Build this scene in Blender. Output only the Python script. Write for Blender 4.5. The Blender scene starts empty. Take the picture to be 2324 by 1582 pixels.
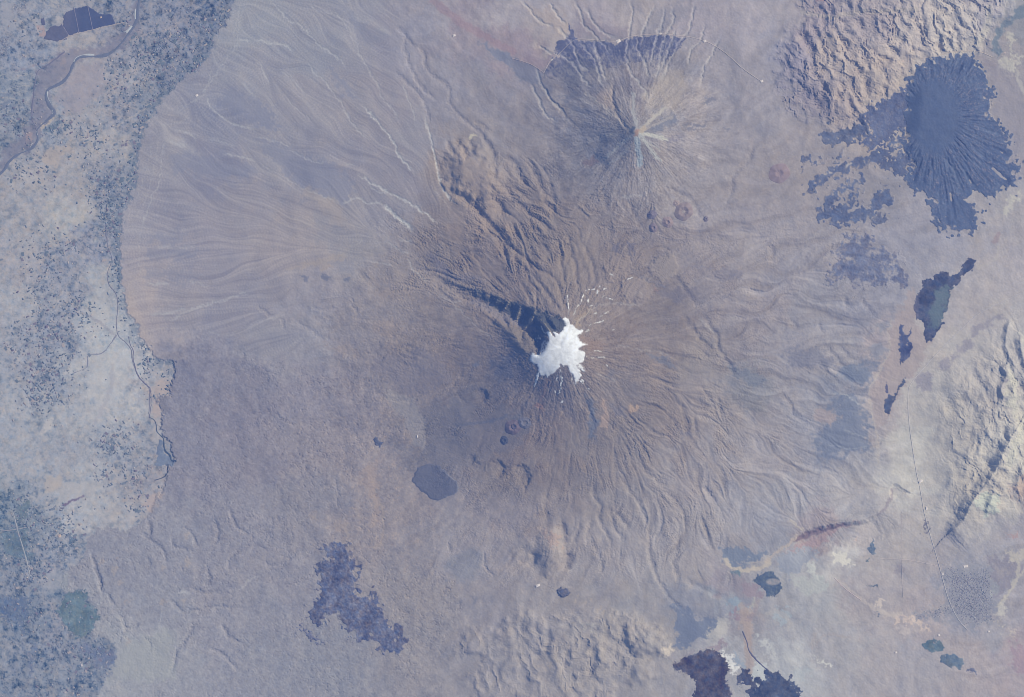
import bpy, math, random
import numpy as np
from mathutils import Vector
random.seed(7)
F32 = np.float32
sc = bpy.context.scene
COL = sc.collection

# ---------------------------------------------------------------- map frame
# The country is laid out on a map sheet whose unit is 21.5 m of ground; one scene unit is 100 m.
S = 0.215
CX, CY = 1162.0, 791.0
DS = 1.5
gx = np.arange(-160, 2486, DS).astype(F32)
gy = np.arange(-130, 1712, DS).astype(F32)
NX, NY = len(gx), len(gy)
X, Y = np.meshgrid(gx, gy)
TILE = {}
for ci, cx0 in enumerate((0, 581.0, 1162.0, 1741.5)):
    for ri, ry0 in enumerate((0, 528.9, 1053.2)):
        TILE['ABC'[ri] + str(ci + 1)] = (cx0, ry0, 0.3344)
TILE['G'] = (1400 * .7665, 820 * .7665, .7665 / 3.955)      # gorge and summit sheet
TILE['K'] = (1240 * .7665, 380 * .7665, .7665 / 4.6525)     # gullied slope sheet
TILE['Q'] = (1200 * .7665, 1180 * .7665, .7665 / 4.648)     # lower slope sheet
TILE['D'] = (0, 0, 1.0)

def T(t, s):
    ox, oy, k = TILE[t]
    v = [float(a) for a in s.replace(' ', ',').split(',') if a]
    return np.array([(ox + v[i] * k, oy + v[i + 1] * k) for i in range(0, len(v), 2)])

# ---------------------------------------------------------------- noise
def fft_noise(shape, lam, beta, seed, lo=None, cell=DS):
    rs = np.random.RandomState(seed)
    w = rs.standard_normal(shape).astype(F32)
    f = np.fft.rfft2(w)
    ky = np.fft.fftfreq(shape[0], cell)[:, None]
    kx = np.fft.rfftfreq(shape[1], cell)[None]
    k = np.sqrt(kx * kx + ky * ky)
    k0 = 1.0 / lam
    amp = 1.0 / (k0 ** beta + np.maximum(k, 1e-9) ** beta)
    amp *= (k / (k + k0 * .5))
    if lo:
        amp *= np.exp(-(k * lo) ** 2 * 2)
    n = np.fft.irfft2(f * amp, s=shape)
    n -= n.mean()
    return (n / n.std()).astype(F32)

def noise(lam, beta=2.0, seed=1, lo=None):
    return fft_noise((NY, NX), lam, beta, seed, lo)

def blur(a, sig):
    sy, sx = a.shape
    p = int(min(60, sig * 3 / DS + 2))
    b = np.pad(a, p, mode='edge')
    f = np.fft.rfft2(b)
    ky = np.fft.fftfreq(b.shape[0], DS)[:, None]
    kx = np.fft.rfftfreq(b.shape[1], DS)[None]
    f *= np.exp(-2 * (math.pi * sig) ** 2 * (kx * kx + ky * ky))
    return np.fft.irfft2(f, s=b.shape)[p:p + sy, p:p + sx].astype(F32)

def sst(a, b, x):
    t = np.clip((x - a) / (b - a), 0, 1)
    return t * t * (3 - 2 * t)

def bil(a, fx, fy):
    fx = np.clip(fx, 0, a.shape[1] - 1.001); fy = np.clip(fy, 0, a.shape[0] - 1.001)
    ix = fx.astype(np.int32); iy = fy.astype(np.int32)
    tx = fx - ix; ty = fy - iy
    w = a.shape[1]
    r = a.ravel(); i = iy * w + ix
    return (r[i] * (1 - tx) + r[i + 1] * tx) * (1 - ty) + (r[i + w] * (1 - tx) + r[i + w + 1] * tx) * ty

W1, W2 = noise(140, 2.2, 11), noise(140, 2.2, 12)       # coarse warp
V1, V2 = noise(26, 2.0, 13, 4.5), noise(26, 2.0, 14, 4.5)         # fine warp
U1, U2 = noise(9, 1.6, 15), noise(9, 1.6, 16)           # crumbly warp

def win(pts, pad):
    x0, y0 = pts.min(0) - pad; x1, y1 = pts.max(0) + pad
    a = max(0, int((x0 - gx[0]) / DS)); b = min(NX, int((x1 - gx[0]) / DS) + 2)
    c = max(0, int((y0 - gy[0]) / DS)); d = min(NY, int((y1 - gy[0]) / DS) + 2)
    return (slice(c, max(c + 1, d)), slice(a, max(a + 1, b)))

def warped(w, wc=0, wf=0, wu=0):
    x, y = X[w], Y[w]
    if wc: x = x + wc * W1[w]; y = y + wc * W2[w]
    if wf: x = x + wf * V1[w]; y = y + wf * V2[w]
    if wu: x = x + wu * U1[w]; y = y + wu * U2[w]
    return x, y

def sdist(pts, x, y, closed):
    n = len(pts)
    d2 = np.full(x.shape, 1e12, F32); ins = np.zeros(x.shape, bool); tt = np.zeros(x.shape, F32)
    sd = np.zeros(x.shape, F32)
    tot = 0
    for i in range(n if closed else n - 1):
        ax, ay = pts[i]; bx, by = pts[(i + 1) % n]
        ex, ey = bx - ax, by - ay
        L2 = ex * ex + ey * ey + 1e-9; L = math.sqrt(L2)
        t = np.clip(((x - ax) * ex + (y - ay) * ey) / L2, 0, 1)
        qx = x - ax - t * ex; qy = y - ay - t * ey
        q = qx * qx + qy * qy
        m = q < d2
        d2 = np.where(m, q, d2)
        tt = np.where(m, tot + t * L, tt)
        sd = np.where(m, np.sign(ex * qy - ey * qx), sd)
        tot += L
        if closed and ay != by:
            c = ((ay > y) != (by > y)) & (x < (bx - ax) * (y - ay) / (by - ay) + ax)
            ins ^= c
    d = np.sqrt(d2)
    if closed:
        return np.where(ins, d, -d)
    return d, tt / max(tot, 1e-6), sd

def pmask(pts, soft=2, wc=0, wf=0, wu=0, grow=0):
    """soft mask of a polygon with a natural, crumbly outline -> window, mask"""
    w = win(pts, soft + 3 * (wc + wf + wu) + abs(grow) + 4)
    x, y = warped(w, wc, wf, wu)
    s = sdist(pts, x, y, True) + grow
    return w, sst(-soft, soft, s)

def rough(pts, amp=.12, lev=3, seed=0):
    r = random.Random(seed * 131 + int(abs(pts[0][0]) * 7) + len(pts))
    p = [tuple(a) for a in pts]
    for _ in range(lev):
        q = [p[0]]
        for a, b in zip(p, p[1:]):
            l = math.hypot(b[0] - a[0], b[1] - a[1])
            o = r.gauss(0, amp) * l
            q.append(((a[0] + b[0]) / 2 - (b[1] - a[1]) / max(l, .01) * o, (a[1] + b[1]) / 2 + (b[0] - a[0]) / max(l, .01) * o))
            q.append(b)
        p = q
        amp *= .8
    return np.array(p)

def smooth_line(pts, n=4):
    p = np.asarray(pts, float)
    if len(p) < 3: return p
    out = []
    q = np.vstack([2 * p[0] - p[1], p, 2 * p[-1] - p[-2]])
    for i in range(1, len(q) - 2):
        for k in range(n):
            t = k / n
            a, b, c, d = q[i - 1], q[i], q[i + 1], q[i + 2]
            out.append(.5 * ((2 * b) + (c - a) * t + (2 * a - 5 * b + 4 * c - d) * t * t + (3 * b - a - 3 * c + d) * t ** 3))
    out.append(p[-1])
    return np.array(out)

# ---------------------------------------------------------------- colour at the lens -> ground reflectance (haze taken off)
AIR = np.array((.0298, .0584, .1598), F32)
GAIN = np.array((.830, .853, .942), F32)
def refl(c):
    c = np.asarray(c, F32) / 255
    l = np.where(c < .04045, c / 12.92, ((np.maximum(c, 0) + .055) / 1.055) ** 2.4)
    return np.clip((l - AIR) / GAIN, .008, .85)

# ---------------------------------------------------------------- regions
fan_edge = np.vstack([T('A1', '1600,-200 1590,0 1560,100 1520,180 1470,230 1455,330 1400,400 1340,470 1240,540 1160,620 1090,700 1020,810 985,870 960,960 940,1060 935,1150 915,1280 880,1370 830,1430 820,1560'),
    T('B1', '815,100 825,250 830,380 870,540 925,600 960,720 1010,780 1060,850 1120,870 1190,850 1190,930 1160,1000 1150,1100 1060,1115 1090,1170 1110,1230 1085,1290 1130,1390 1190,1520 1150,1570'),
    T('C1', '1130,80 1100,180 1060,250 1010,350 960,400 900,440 830,460 780,430 680,430 600,500 570,640 480,700 400,800 440,870 560,850 640,960 660,1060 620,1160 790,1220 780,1380 720,1453 600,1700 560,2000')])
plain_poly = np.vstack([fan_edge, [(100, 1900), (-400, 1900), (-400, -300), (560, -300)]])
w, m = pmask(plain_poly, 2.5, 0, 2.5, 1.5)
PL = np.zeros_like(X); PL[w] = m
apron_poly = np.vstack([T('B1', '1150,1100 1160,1000 1190,930 1210,850 1215,790 1250,700 1290,645 1380,660 1500,700 1650,730 1742,790'),
    T('B2', '30,840 100,870 220,920 360,925 430,980 560,930 640,950 760,960 820,1040 900,1180 950,1260 1000,1330 1060,1420'),
    T('C2', '1000,60 900,300 860,480 960,560 1180,640 1300,760 1400,1000 1300,1200 1250,1400'), [(970, 1900), (100, 1900), (190, 1540)],
    T('C1', '720,1453 780,1380 790,1220 620,1160 660,1060 640,960 560,850 440,870 400,800 480,700 570,640 600,500 680,430 780,430 900,440 1010,350 1100,180 1130,80')])
w, m = pmask(apron_poly, 6, 4, 3, 2)
AP = np.zeros_like(X); AP[w] = m * (1 - PL[w])
fan_poly = np.vstack([fan_edge[:36], T('B1', '1010,740 1100,690 1290,640 1500,700 1742,790'), T('B2', '220,900 300,700 100,500 250,380 400,250 640,230 720,120 740,60'), T('A2', '870,1400 1280,1480 1370,1390 1250,1240 1180,960 1100,640 940,480 900,300 1000,150 900,0'), [(880, -200)]])
w, m = pmask(fan_poly, 14, 6, 4)
FAN = np.zeros_like(X); FAN[w] = m * (1 - PL[w])
bad_poly = T('A4', '230,-300 270,100 200,200 90,380 100,560 200,640 120,700 330,800 430,870 600,860 690,700 830,650 940,540 1000,430 1180,370 1300,340 1490,300 1500,200 1580,120 1600,-300')
w, m = pmask(bad_poly, 30, 6, 8)
BAD = np.zeros_like(X); BAD[w] = m
se_poly = np.vstack([T('B4', '1742,480 1640,600 1480,620 1330,720 1160,860 1080,920 1000,1050 990,1250 1060,1500 1050,1582'), T('C4', '1040,200 1080,350 1120,480 1200,520 1400,520 1560,560 1500,700 1560,900 1600,1100 1742,1300')[:5], T('C4', '1900,400'), [(2700, 900), (2500, 640)]])
w, m = pmask(se_poly, 12, 5, 4)
SE = np.zeros_like(X); SE[w] = m
bot_poly = np.vstack([T('C2', '1330,1270 1480,1140 1650,1090'), T('C3', '0,980 250,1030 420,1000 700,1000 900,1050 1030,1150 1040,1280 900,1320 700,1453 700,1900 -300,1900 -300,1500 -180,1320')])
w, m = pmask(bot_poly, 14, 5, 4)
BOT = np.zeros_like(X); BOT[w] = m

# ---------------------------------------------------------------- relief
SX0, SY0 = 1268., 795.
LX, LY = 1440., 300.
rr = np.hypot(X - SX0, Y - SY0); th = np.arctan2(Y - SY0, X - SX0)
rl = np.hypot(X - LX, Y - LY); thl = np.arctan2(Y - LY, X - LX)
rw = rr * (1 + .02 * W1) + .7 * V1 * sst(20, 120, rr)
c1 = np.interp(rw, (0, 25, 45, 62, 85, 110, 160, 240, 325, 500, 750, 950, 1100), (150, 147, 140, 130, 115, 102, 83, 64, 50, 30, 10, 1, 0)).astype(F32)
rlw = rl * (1 + .04 * W2)
c2 = np.interp(rlw, (0, 5, 40, 80, 120, 180, 260, 340), (76, 74, 54, 35, 22, 10, 3, 0)).astype(F32)
c1 = blur(c1, 6); c2 = blur(c2, 3)
base = 30 * sst(700, 1900, X) + 8 * sst(900, 200, Y) * sst(500, 1200, X)
H0 = c1 + c2 + base.astype(F32)
H = H0.copy()
MTN = sst(620, 260, rr * (1 + .12 * W2))
LAM = sst(300, 120, rl)
NB = noise(60, 2.1, 21); NC = noise(16, 1.9, 22); ND = noise(7, 1.4, 23); NE = noise(240, 2.4, 24)
RID = 1 - np.abs(noise(34, 2.0, 25, 7)); RID2 = 1 - np.abs(noise(14, 1.8, 26, 4))
nonpl = 1 - PL
H += nonpl * (.45 * NB * (1 - .9 * FAN) + .3 * NE * (1 - .6 * FAN))

def hill(cx, cy, rx, ry, h, rot=0, p=1.0, wf=2, flat=0):
    pts = np.array([(cx - rx - ry, cy - rx - ry), (cx + rx + ry, cy + rx + ry)])
    w = win(pts, 10)
    x, y = warped(w, 0, wf)
    c, s = math.cos(rot), math.sin(rot)
    u = ((x - cx) * c + (y - cy) * s) / rx; v = (-(x - cx) * s + (y - cy) * c) / ry
    q = np.sqrt(u * u + v * v)
    H[w] += h * np.clip((1 - q) / (1 - flat), 0, 1) ** p
    return w, q

# badlands and the hills: crumpled blocks that the rain then cuts
bl = noise(90, 2.2, 31); bl2 = noise(38, 2.0, 32)
def grain_dir(lam, ax, ay, stretch, seed, beta=2.0, wamp=1.0, lo=None):
    """noise drawn out along the direction (ax, ay)"""
    n = fft_noise((1024, 1024), lam, beta, seed, lo or lam * .28, cell=2.0)
    x, y = X + wamp * (10 * W1 + .8 * V1), Y + wamp * (10 * W2 + .8 * V2)
    return bil(n, ((-x * ay + y * ax) / 2.0) % 1022, ((x * ax + y * ay) / (2.0 * stretch)) % 1022)
crest = lambda n: 1 - np.minimum(np.abs(n), 1.6) / 1.0
r1 = crest(grain_dir(36, .5, .86, 3.0, 33)); r2 = crest(grain_dir(20, .86, -.5, 1.5, 34)); r3 = crest(noise(12, 1.7, 35, 4))
H += BAD * (4 + 12 * sst(0, 120, sdist(bad_poly, X, Y, True)) + 7.0 * r1 + 2.2 * r2 * (1.2 - .4 * r1) + .5 * r3)
H += SE * (12 + 3 * bl + 3.4 * r1 + 1.8 * r2 + .3 * r3) * sst(0, 120, sdist(se_poly, X, Y, True))
rb = crest(grain_dir(46, .25, .97, 2.4, 36))
H += BOT * (4 + .9 * bl + 3.2 * rb + .8 * r2)
# pink topped hill above the mountain, left slopes deep in gullies
kx, ky = T('K', '740,640')[0]
hill(kx, ky, 78, 72, 17, .3, .8, 4, .45)
hill(*T('K', '950,1000')[0], 26, 70, 8, .1, 1, 3, .2)
hill(*T('C3', '262,600')[0], 38, 60, 19, 0, .9, 1.5, .2)
hill(*T('C3', '90,600')[0], 34, 48, 7, 0, 1, 3, .2)
hill(*T('C3', '870,1190')[0], 52, 40, 15, .2, .9, 3, .3)
hill(*T('C3', '600,1250')[0], 34, 50, 8, 0, 1, 3, .2)
hill(*T('C3', '860,1400')[0], 40, 40, 10, 0, 1, 3, .2)
hill(*T('A4', '180,400')[0], 24, 24, 12, 0, 1, 2)
# scarps and ridge lines: left side steep, right side long
def ridge(t, s, h, wl, wr, jag=.018, taper=True):
    pts = rough(smooth_line(T(t, s)), jag, 2, 3)
    w = win(pts, max(wl, wr) + 8)
    x, y = warped(w, 0, .7, .25)
    d, tt, sd = sdist(pts, x, y, False)
    side = np.where(sd > 0, wr, wl)
    e = np.clip(1 - d / side, 0, 1)
    if taper: e = e * np.clip(np.minimum(tt, 1 - tt) * 8 + .25, 0, 1)
    H[w] = H[w] + h * e * np.where(sd > 0, 1, np.sqrt(e + 1e-6))
# the scarp beside the salt flats drops toward the lower right
def scarp(t, s, h, wd):
    pts = rough(smooth_line(T(t, s)), .015, 2, 5)
    w = win(pts, 70)
    x, y = warped(w, 0, .8, .3)
    d, tt, sd = sdist(pts, x, y, False)
    e = np.clip(np.minimum(tt, 1 - tt) * 6, 0, 1)
    H[w] += h * e * np.where(sd > 0, -np.clip(d / wd, 0, 1) * sst(66, 40, d), sst(60, 0, d) * .12)
PLATES = []
# flat topped flow plates on the right shoulder
for t, s, h in (('B3', '735,370 780,315 860,305 910,330 915,370 950,400 930,450 850,460 760,440', 3.2), ('B3', '640,200 690,150 790,150 815,200 800,260 760,290 700,330 640,330 625,270', 2.6), ('B3', '930,230 1000,150 1090,130 1110,220 1095,300 1020,330 940,300', 2.6)):
    w, m = pmask(T(t, s), 5, 0, 3, 1); PLATES.append((w, m, h))

# the great gorge, head wall under the summit ice
gorge = smooth_line(T('G', '768,850 755,760 725,660 650,565 540,490 420,425 300,375 150,300 0,240 -200,160 -420,60'))
w = win(gorge, 60); x, y = warped(w, 0, 4.2, .6)
d, tt, sd = sdist(gorge, x, y, False)
wid = np.interp(tt, (0, .06, .18, .4, .7, 1), (8, 18, 25, 22, 17, 10))
dep = np.interp(tt, (0, .08, .2, .38, .55, .75, 1), (30, 33, 27, 17, 13, 8, 2))
H[w] -= dep * sst(1.15, .42, d / wid)
ridge('G', '500,800 420,690 350,560 250,480', 8, 22, 18)
ridge('G', '640,900 560,800 500,700 430,600', 9, 16, 14)
ridge('G', '1090,520 1000,440 900,400 820,410 700,380 560,310', 9, 14, 26)
ridge('G', '690,590 720,500 740,430', 9, 8, 8)
ridge('G', '520,480 560,400 590,360', 7, 7, 7)

wl1 = noise(30, 2.0, 101, 6) + .25 * noise(12, 1.6, 102, 4); wl2 = noise(17, 1.8, 103, 4)
thin1 = sst(.16, .03, np.abs(wl1)); thin2 = sst(.16, .03, np.abs(wl2))
for s_ in ('730,420 700,490 655,560 600,625', '550,365 540,430 515,505', '425,295 405,340 372,385', '890,650 850,570 770,480', '980,600 930,540 880,480', '300,230 290,280 262,330'):
    ridge('G', s_, 20, 8, 11)
# little cone: ribs
H += LAM * 0
# ---------------------------------------------------------------- traced gullies
def groove(t, s, wd, dep, bank=0.0, jag=.10, lev=3):
    """a cut valley: V section, optional raised banks -> centre distance for colouring"""
    pts = rough(smooth_line(T(t, s), 3), jag, lev - 1, 9)
    w = win(pts, wd * 3 + 6)
    x, y = warped(w, 0, 1.2, .6)
    d, tt, sd = sdist(pts, x, y, False)
    tap = np.clip(np.minimum(tt, 1 - tt) * 7 + .15, 0, 1)
    H[w] += tap * (-dep * np.clip(1 - d / wd, 0, 1) ** .8 + bank * np.exp(-((d - wd * 1.4) / (wd * .6)) ** 2))
    return w, d, tap
for s in ('860,90 940,200 1010,310 1050,450 1040,600 1030,720', '1330,1050 1450,1120 1550,1200 1680,1300 1820,1420', '1480,440 1560,540 1640,700 1720,860 1860,1030',
          '1180,400 1290,480 1380,650 1490,810', '1720,930 1760,1030 1860,1110', '1250,1300 1330,1480 1330,1582', '1740,740 1830,900 1900,1010', '1070,740 1180,820 1300,960', '1500,1260 1600,1400 1700,1560'):
    groove('K', s, 7, 5, .8, .07)
for s, wd, dp in (('1020,900 1050,1000 1120,1100 1170,1190', 9, 10), ('430,840 600,960 760,1080 850,1180 930,1290 1050,1420 1180,1580 1300,1700', 10, 10), ('520,180 600,280 690,430', 9, 6), ('690,160 730,240 775,330', 8, 5), ('460,310 530,400 545,480', 8, 5), ('400,180 420,260 470,330', 7, 4),
          ('300,420 420,560 440,660 400,800', 26, 7), ('560,660 500,720 430,760', 7, 5), ('690,760 640,830 560,840', 8, 5), ('820,920 800,1000 770,1060', 8, 5)):
    groove('K', s, wd, dp, .6, .05)
for s in ('1080,300 1140,370 1150,440 1190,510 1240,540 1310,600 1315,700 1370,770 1440,840 1520,900 1560,970', '1000,190 1030,420 1100,560 1170,640 1240,700', '940,480 1050,580 1110,650 1160,740 1180,850', '1480,820 1540,860 1600,900', '960,180 1050,280 1080,330'):
    groove('A2', s, 5, 2.6, .3, .09)
for s in ('560,130 550,210 600,280 585,350 610,420 650,490 675,555', '660,300 680,370 690,430 740,490 770,520', '520,450 540,520 570,590 600,640', '610,650 605,740', '745,100 800,190 850,260 880,340 930,410',
          '940,460 925,560 940,640 960,700 970,750 1030,840 1070,910 1180,990', '1130,480 1110,600 1090,660 1110,720 1130,810', '1260,350 1310,430 1325,520 1360,580', '700,330 760,400 800,440', '470,390 440,470 400,540', '540,380 500,480 520,560', '1300,160 1350,220 1380,270', '1040,190 1100,230 1140,280', '880,30 980,110 1050,160'):
    groove('C3', s, 6, 3.2, .5, .07)
for s, wd, dp in (('335,390 345,460 340,540 350,580', 11, 7), ('385,600 370,660 355,700', 13, 7), ('240,330 215,400 190,450', 18, 5), ('70,550 90,620 60,680', 18, 7), ('150,600 140,660 110,700', 10, 6), ('50,1050 60,1170 100,1220 150,1270 210,1330', 8, 5), ('0,1090 40,1200 50,1250', 10, 4), ('160,1120 200,1230', 8, 4), ('235,1110 225,1300', 9, 5),
          ('375,1250 365,1320 355,1380', 11, 6), ('545,1220 555,1330 530,1400 540,1453', 12, 7), ('600,1220 640,1290', 14, 4), ('750,1080 745,1180 765,1230 785,1270', 11, 6), ('890,1110 910,1170', 7, 5), ('830,1160 850,1210', 7, 4), ('870,1150 895,1230', 6, 4), ('1170,785 1290,840 1400,890 1460,900', 8, 3.0), ('840,1330 800,1390 790,1440', 14, 4)):
    groove('C3', s, wd, dp, .3, .05)
for s in ('1100,300 1200,420 1250,500', '1290,560 1380,690 1390,780', '1200,600 1290,740 1380,800', '1370,740 1450,860 1500,960', '1160,550 1220,680', '1230,1240 1240,1340 1260,1400', '1380,1120 1420,1230', '1130,1160 1180,1200', '1280,1040 1350,1150 1400,1200',
          '0,100 90,180 200,260 290,320 340,450 370,560', '270,60 330,200 345,330', '370,0 390,130 430,250 440,400', '480,80 540,200 560,330', '230,420 320,530 370,570', '60,350 130,470', '150,300 250,420 330,540', '500,1150 560,1300'):
    groove('B3', s, 6, 3.0, .8, .08)
for s in ('400,770 470,860 540,930', '330,880 420,960 480,1020', '90,1080 190,1240 260,1290', '620,440 680,520 720,560', '350,600 380,680', '140,590 200,650', '480,760 560,850 630,870', '640,170 500,200 470,220', '0,80 30,120 20,190', '570,480 540,500 520,440'):
    groove('B4', s, 6, 3.0, .5, .12)
for s in ('1000,360 1020,480 970,480 1100,580 1130,690', '610,590 680,800 690,880', '1000,640 1000,700', '660,740 680,860', '820,1020 850,1130 880,1100', '730,880 760,960', '1170,500 1180,560 1280,580', '1150,900 1250,1000 1450,970 1680,980', '1330,1060 1280,1160 1200,1260 1190,1330 1160,1420', '840,1110 900,1110 940,1080', '1400,700 1420,780 1380,830', '1640,560 1560,640 1540,720', '1240,430 1300,470 1340,560', '1450,380 1480,470 1440,560', '1560,300 1600,420 1690,470', '1500,1080 1560,1180 1640,1210', '1300,850 1400,880 1500,860', '1420,1250 1520,1300 1620,1400'):
    groove('C1', s, 5, 3.6, .5, .08)
for s in ('60,640 100,690 220,660 290,570', '450,700 300,800 200,830', '1540,590 1560,700 1620,760', '1310,530 1320,600', '540,100 560,300'):
    groove('C2', s, 4, 3.0, .4, .08)
for s in ('780,1040 900,1120 1050,1140 1130,1090 1200,1060', '1400,950 1300,1080 1200,1120', '180,580 190,650', '380,480 420,520 620,500', '820,870 960,790 1030,770 1100,790', '270,610 380,660 450,710', '470,560 520,590', '640,430 690,560', '1480,540 1510,600', '1350,1070 1420,1150', '0,500 120,570'):
    groove('B2', s, 4.5, 1.8, .6, .10)
for s in ('1310,1500 1260,1460 1210,1360 1050,1280', '1640,960 1600,1090 1500,1190 1480,1310 1440,1420', '780,1360 840,1500 880,1560', '130,1180 200,1290 340,1420 360,1480', '20,1080 110,1270', '0,1360 160,1480 210,1540', '610,1280 640,1420 660,1450'):
    groove('A3', s, 6, 2.6, .5, .10)
for s in ('420,170 460,220 500,300 530,390', '300,200 360,300 410,380 410,430', '220,220 250,290 310,370 330,400', '480,140 520,200', '590,140 640,200', '1020,180 1050,270', '1150,250 1160,330 1180,350', '480,530 490,620 460,680', '380,590 370,680', '300,680 350,740', '800,290 840,380', '610,450 650,550 670,660', '1260,190 1300,330', '900,450 905,540', '920,100 1000,160', '1330,80 1400,130'):
    groove('A4', s, 10, 7, .6, .07)
# ---------------------------------------------------------------- rain: stream cutting on a coarser sheet
def erode(z, K, kd, n, cell):
    ny, nx = z.shape
    idx = np.arange(ny * nx).reshape(ny, nx)
    offs = [(-1, 0, 1), (1, 0, 1), (0, -1, 1), (0, 1, 1), (-1, -1, 1.414), (-1, 1, 1.414), (1, -1, 1.414), (1, 1, 1.414)]
    A = None
    for it in range(n):
        zp = np.pad(z, 1, mode='edge')
        best = np.zeros_like(z); rec = idx.copy()
        for dy, dx, l in offs:
            s = (z - zp[1 + dy:1 + dy + ny, 1 + dx:1 + dx + nx]) / (l * cell)
            iy = np.clip(np.arange(ny) + dy, 0, ny - 1)[:, None]; ix = np.clip(np.arange(nx) + dx, 0, nx - 1)[None]
            m = s > best
            best = np.where(m, s, best); rec = np.where(m, iy * nx + ix, rec)
        r = rec.ravel(); A = np.ones(ny * nx)
        r2 = r.copy(); root = r == np.arange(ny * nx)
        for _ in range(9):
            wgt = np.where(r2 == np.arange(ny * nx), 0, A)
            A = A + np.bincount(r2, wgt, ny * nx)
            r2 = r2[r2]
        A = A.reshape(ny, nx)
        dz = K * A ** .45 * best
        dz = np.minimum(dz, .45 * best * cell)
        z = z - dz
        pit = (rec == idx)
        mn = np.minimum.reduce([zp[0:ny, 1:-1], zp[2:, 1:-1], zp[1:-1, 0:nx], zp[1:-1, 2:]])
        z = np.where(pit, np.maximum(z, mn + .02), z)
        zp = np.pad(z, 1, mode='edge')
        z = z + kd * (zp[:-2, 1:-1] + zp[2:, 1:-1] + zp[1:-1, :-2] + zp[1:-1, 2:] - 4 * z)
    return z, A
UP = np.exp(-((X - 1170) / 190) ** 2 - ((Y - 560) / 170) ** 2)          # steep gullied sector between the two peaks
RF = sst(1330, 1450, X) * sst(2080, 1900, X) * sst(420, 520, Y) * sst(1300, 1150, Y)     # right flank
LOW = sst(880, 960, Y) * sst(1360, 1280, Y) * sst(930, 1010, X) * sst(1720, 1600, X)
Kmap = nonpl * (.002 + .013 * MTN + .05 * UP + .008 * RF + .010 * LOW + .006 * LAM * sst(30, 120, rl) + .035 * BAD + .03 * SE + .012 * BOT) * (1 - .9 * FAN * (1 - UP)) * (1 - .9 * AP)
hz = H[::2, ::2].astype(np.float64) + .12 * noise(10, 1.2, 41)[::2, ::2] * nonpl[::2, ::2]
ez, ACC = erode(hz, Kmap[::2, ::2].astype(np.float64), .02, 24, DS * 2)
dl = (ez - hz).astype(F32)
fx = (X - gx[0]) / (2 * DS); fy = (Y - gy[0]) / (2 * DS)
H += bil(dl, fx, fy)
for w, m, h in PLATES:
    H[w] = H[w] * (1 - .85 * m) + .85 * m * blur(H[w], 14) + h * m
ridge('C4', '1200,490 1240,450 1320,380 1370,270 1430,190 1500,100 1560,0 1640,-180 1690,-260', 20, 22, 66)
ridge('B4', '1575,1190 1590,1110 1580,1050 1610,960 1570,900', 10, 12, 42)
ridge('B4', '1690,930 1640,850 1610,760 1620,640 1660,600', 8, 10, 40)
ridge('B4', '1800,1000 1730,860 1700,700', 10, 14, 40)
ridge('C4', '1700,200 1690,100 1740,-20', 9, 14, 34)
ridge('C4', '1480,330 1500,250 1540,170', 8, 12, 26)
scarp('C4', '100,560 190,492 260,450 330,425 430,405 520,390 620,385 720,340 790,290', 9, 10)
scarp('C4', '830,240 820,180 850,120', 4, 6)

def bowl(t, s, dep, ang, col=None):
    p = T(t, s); w, m = pmask(p, 5, 0, 1.5, .4)
    c = p.mean(0); ext = np.abs((p - c) @ np.array((math.cos(ang), math.sin(ang)))).max()
    u = ((X[w] - c[0]) * math.cos(ang) + (Y[w] - c[1]) * math.sin(ang)) / ext
    H[w] -= dep * m * sst(-1.0, .5, u)
bowl('Q', '1180,960 1210,860 1270,850 1340,870 1390,940 1380,1000 1310,1080 1200,1120', 6, -.5)
bowl('Q', '1480,930 1530,910 1610,915 1670,960 1705,1050 1700,1150 1640,1280 1600,1180 1500,1180', 6.5, -.4)
bowl('B2', '1460,1080 1500,1060 1560,1070 1580,1105 1550,1140 1480,1140', 6, -.2)
bowl('Q', '800,900 860,820 960,770 960,830 900,950', 4, -.6)
bowl('Q', '880,960 930,900 1000,870 1110,900 1080,1000 960,1140 900,1130', 3, -.6)
LA_ACC = bil(np.log(ACC).astype(F32), fx, fy)

# ---------------------------------------------------------------- grain that follows the fall of the ground
Hs = blur(H0, 14)
gyv, gxv = np.gradient(Hs, DS)
fa = np.arctan2(Y - 570, X - 900)                      # the great fan spreads from the gorge mouth
gxv = np.where(FAN > .5, gxv - .25 * np.cos(fa) * sst(560, 380, Y) * 0 - .12 * np.cos(fa) * sst(360, 460, Y), gxv)
gyv = np.where(FAN > .5, gyv - .12 * np.sin(fa) * sst(360, 460, Y), gyv)
ang = np.arctan2(-gyv, -gxv) + .26 * W1 * (1 - .4 * FAN) + .12 * V1 * (1 - .7 * FAN)
DXF, DYF = np.cos(ang).astype(F32), np.sin(ang).astype(F32)
def lic(src, n, step):
    out = src.copy(); wt = 1.0
    for sgn in (1, -1):
        px = np.broadcast_to(np.arange(NX, dtype=F32), (NY, NX)).copy(); py = np.broadcast_to(np.arange(NY, dtype=F32)[:, None], (NY, NX)).copy()
        for k in range(n):
            ix = np.clip(px, 0, NX - 1).astype(np.int32); iy = np.clip(py, 0, NY - 1).astype(np.int32)
            px += sgn * step * DXF[iy, ix]; py += sgn * step * DYF[iy, ix]
            g = math.exp(-(k / n) ** 2 * 1.5)
            ix = np.clip(px, 0, NX - 1).astype(np.int32); iy = np.clip(py, 0, NY - 1).astype(np.int32)
            out += g * src[iy, ix]; wt += g
    out /= wt
    return out / out.std()
L1 = lic(noise(12, 1.2, 51), 24, 2.6)        # long streaks
L2 = lic(noise(7, .9, 52), 11, 1.3)          # short fine streaks
L3 = lic(noise(32, 1.8, 53, 6), 16, 3.0)
L3F = lic(noise(24, 1.5, 54), 26, 4.4)        # broad bands
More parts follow.
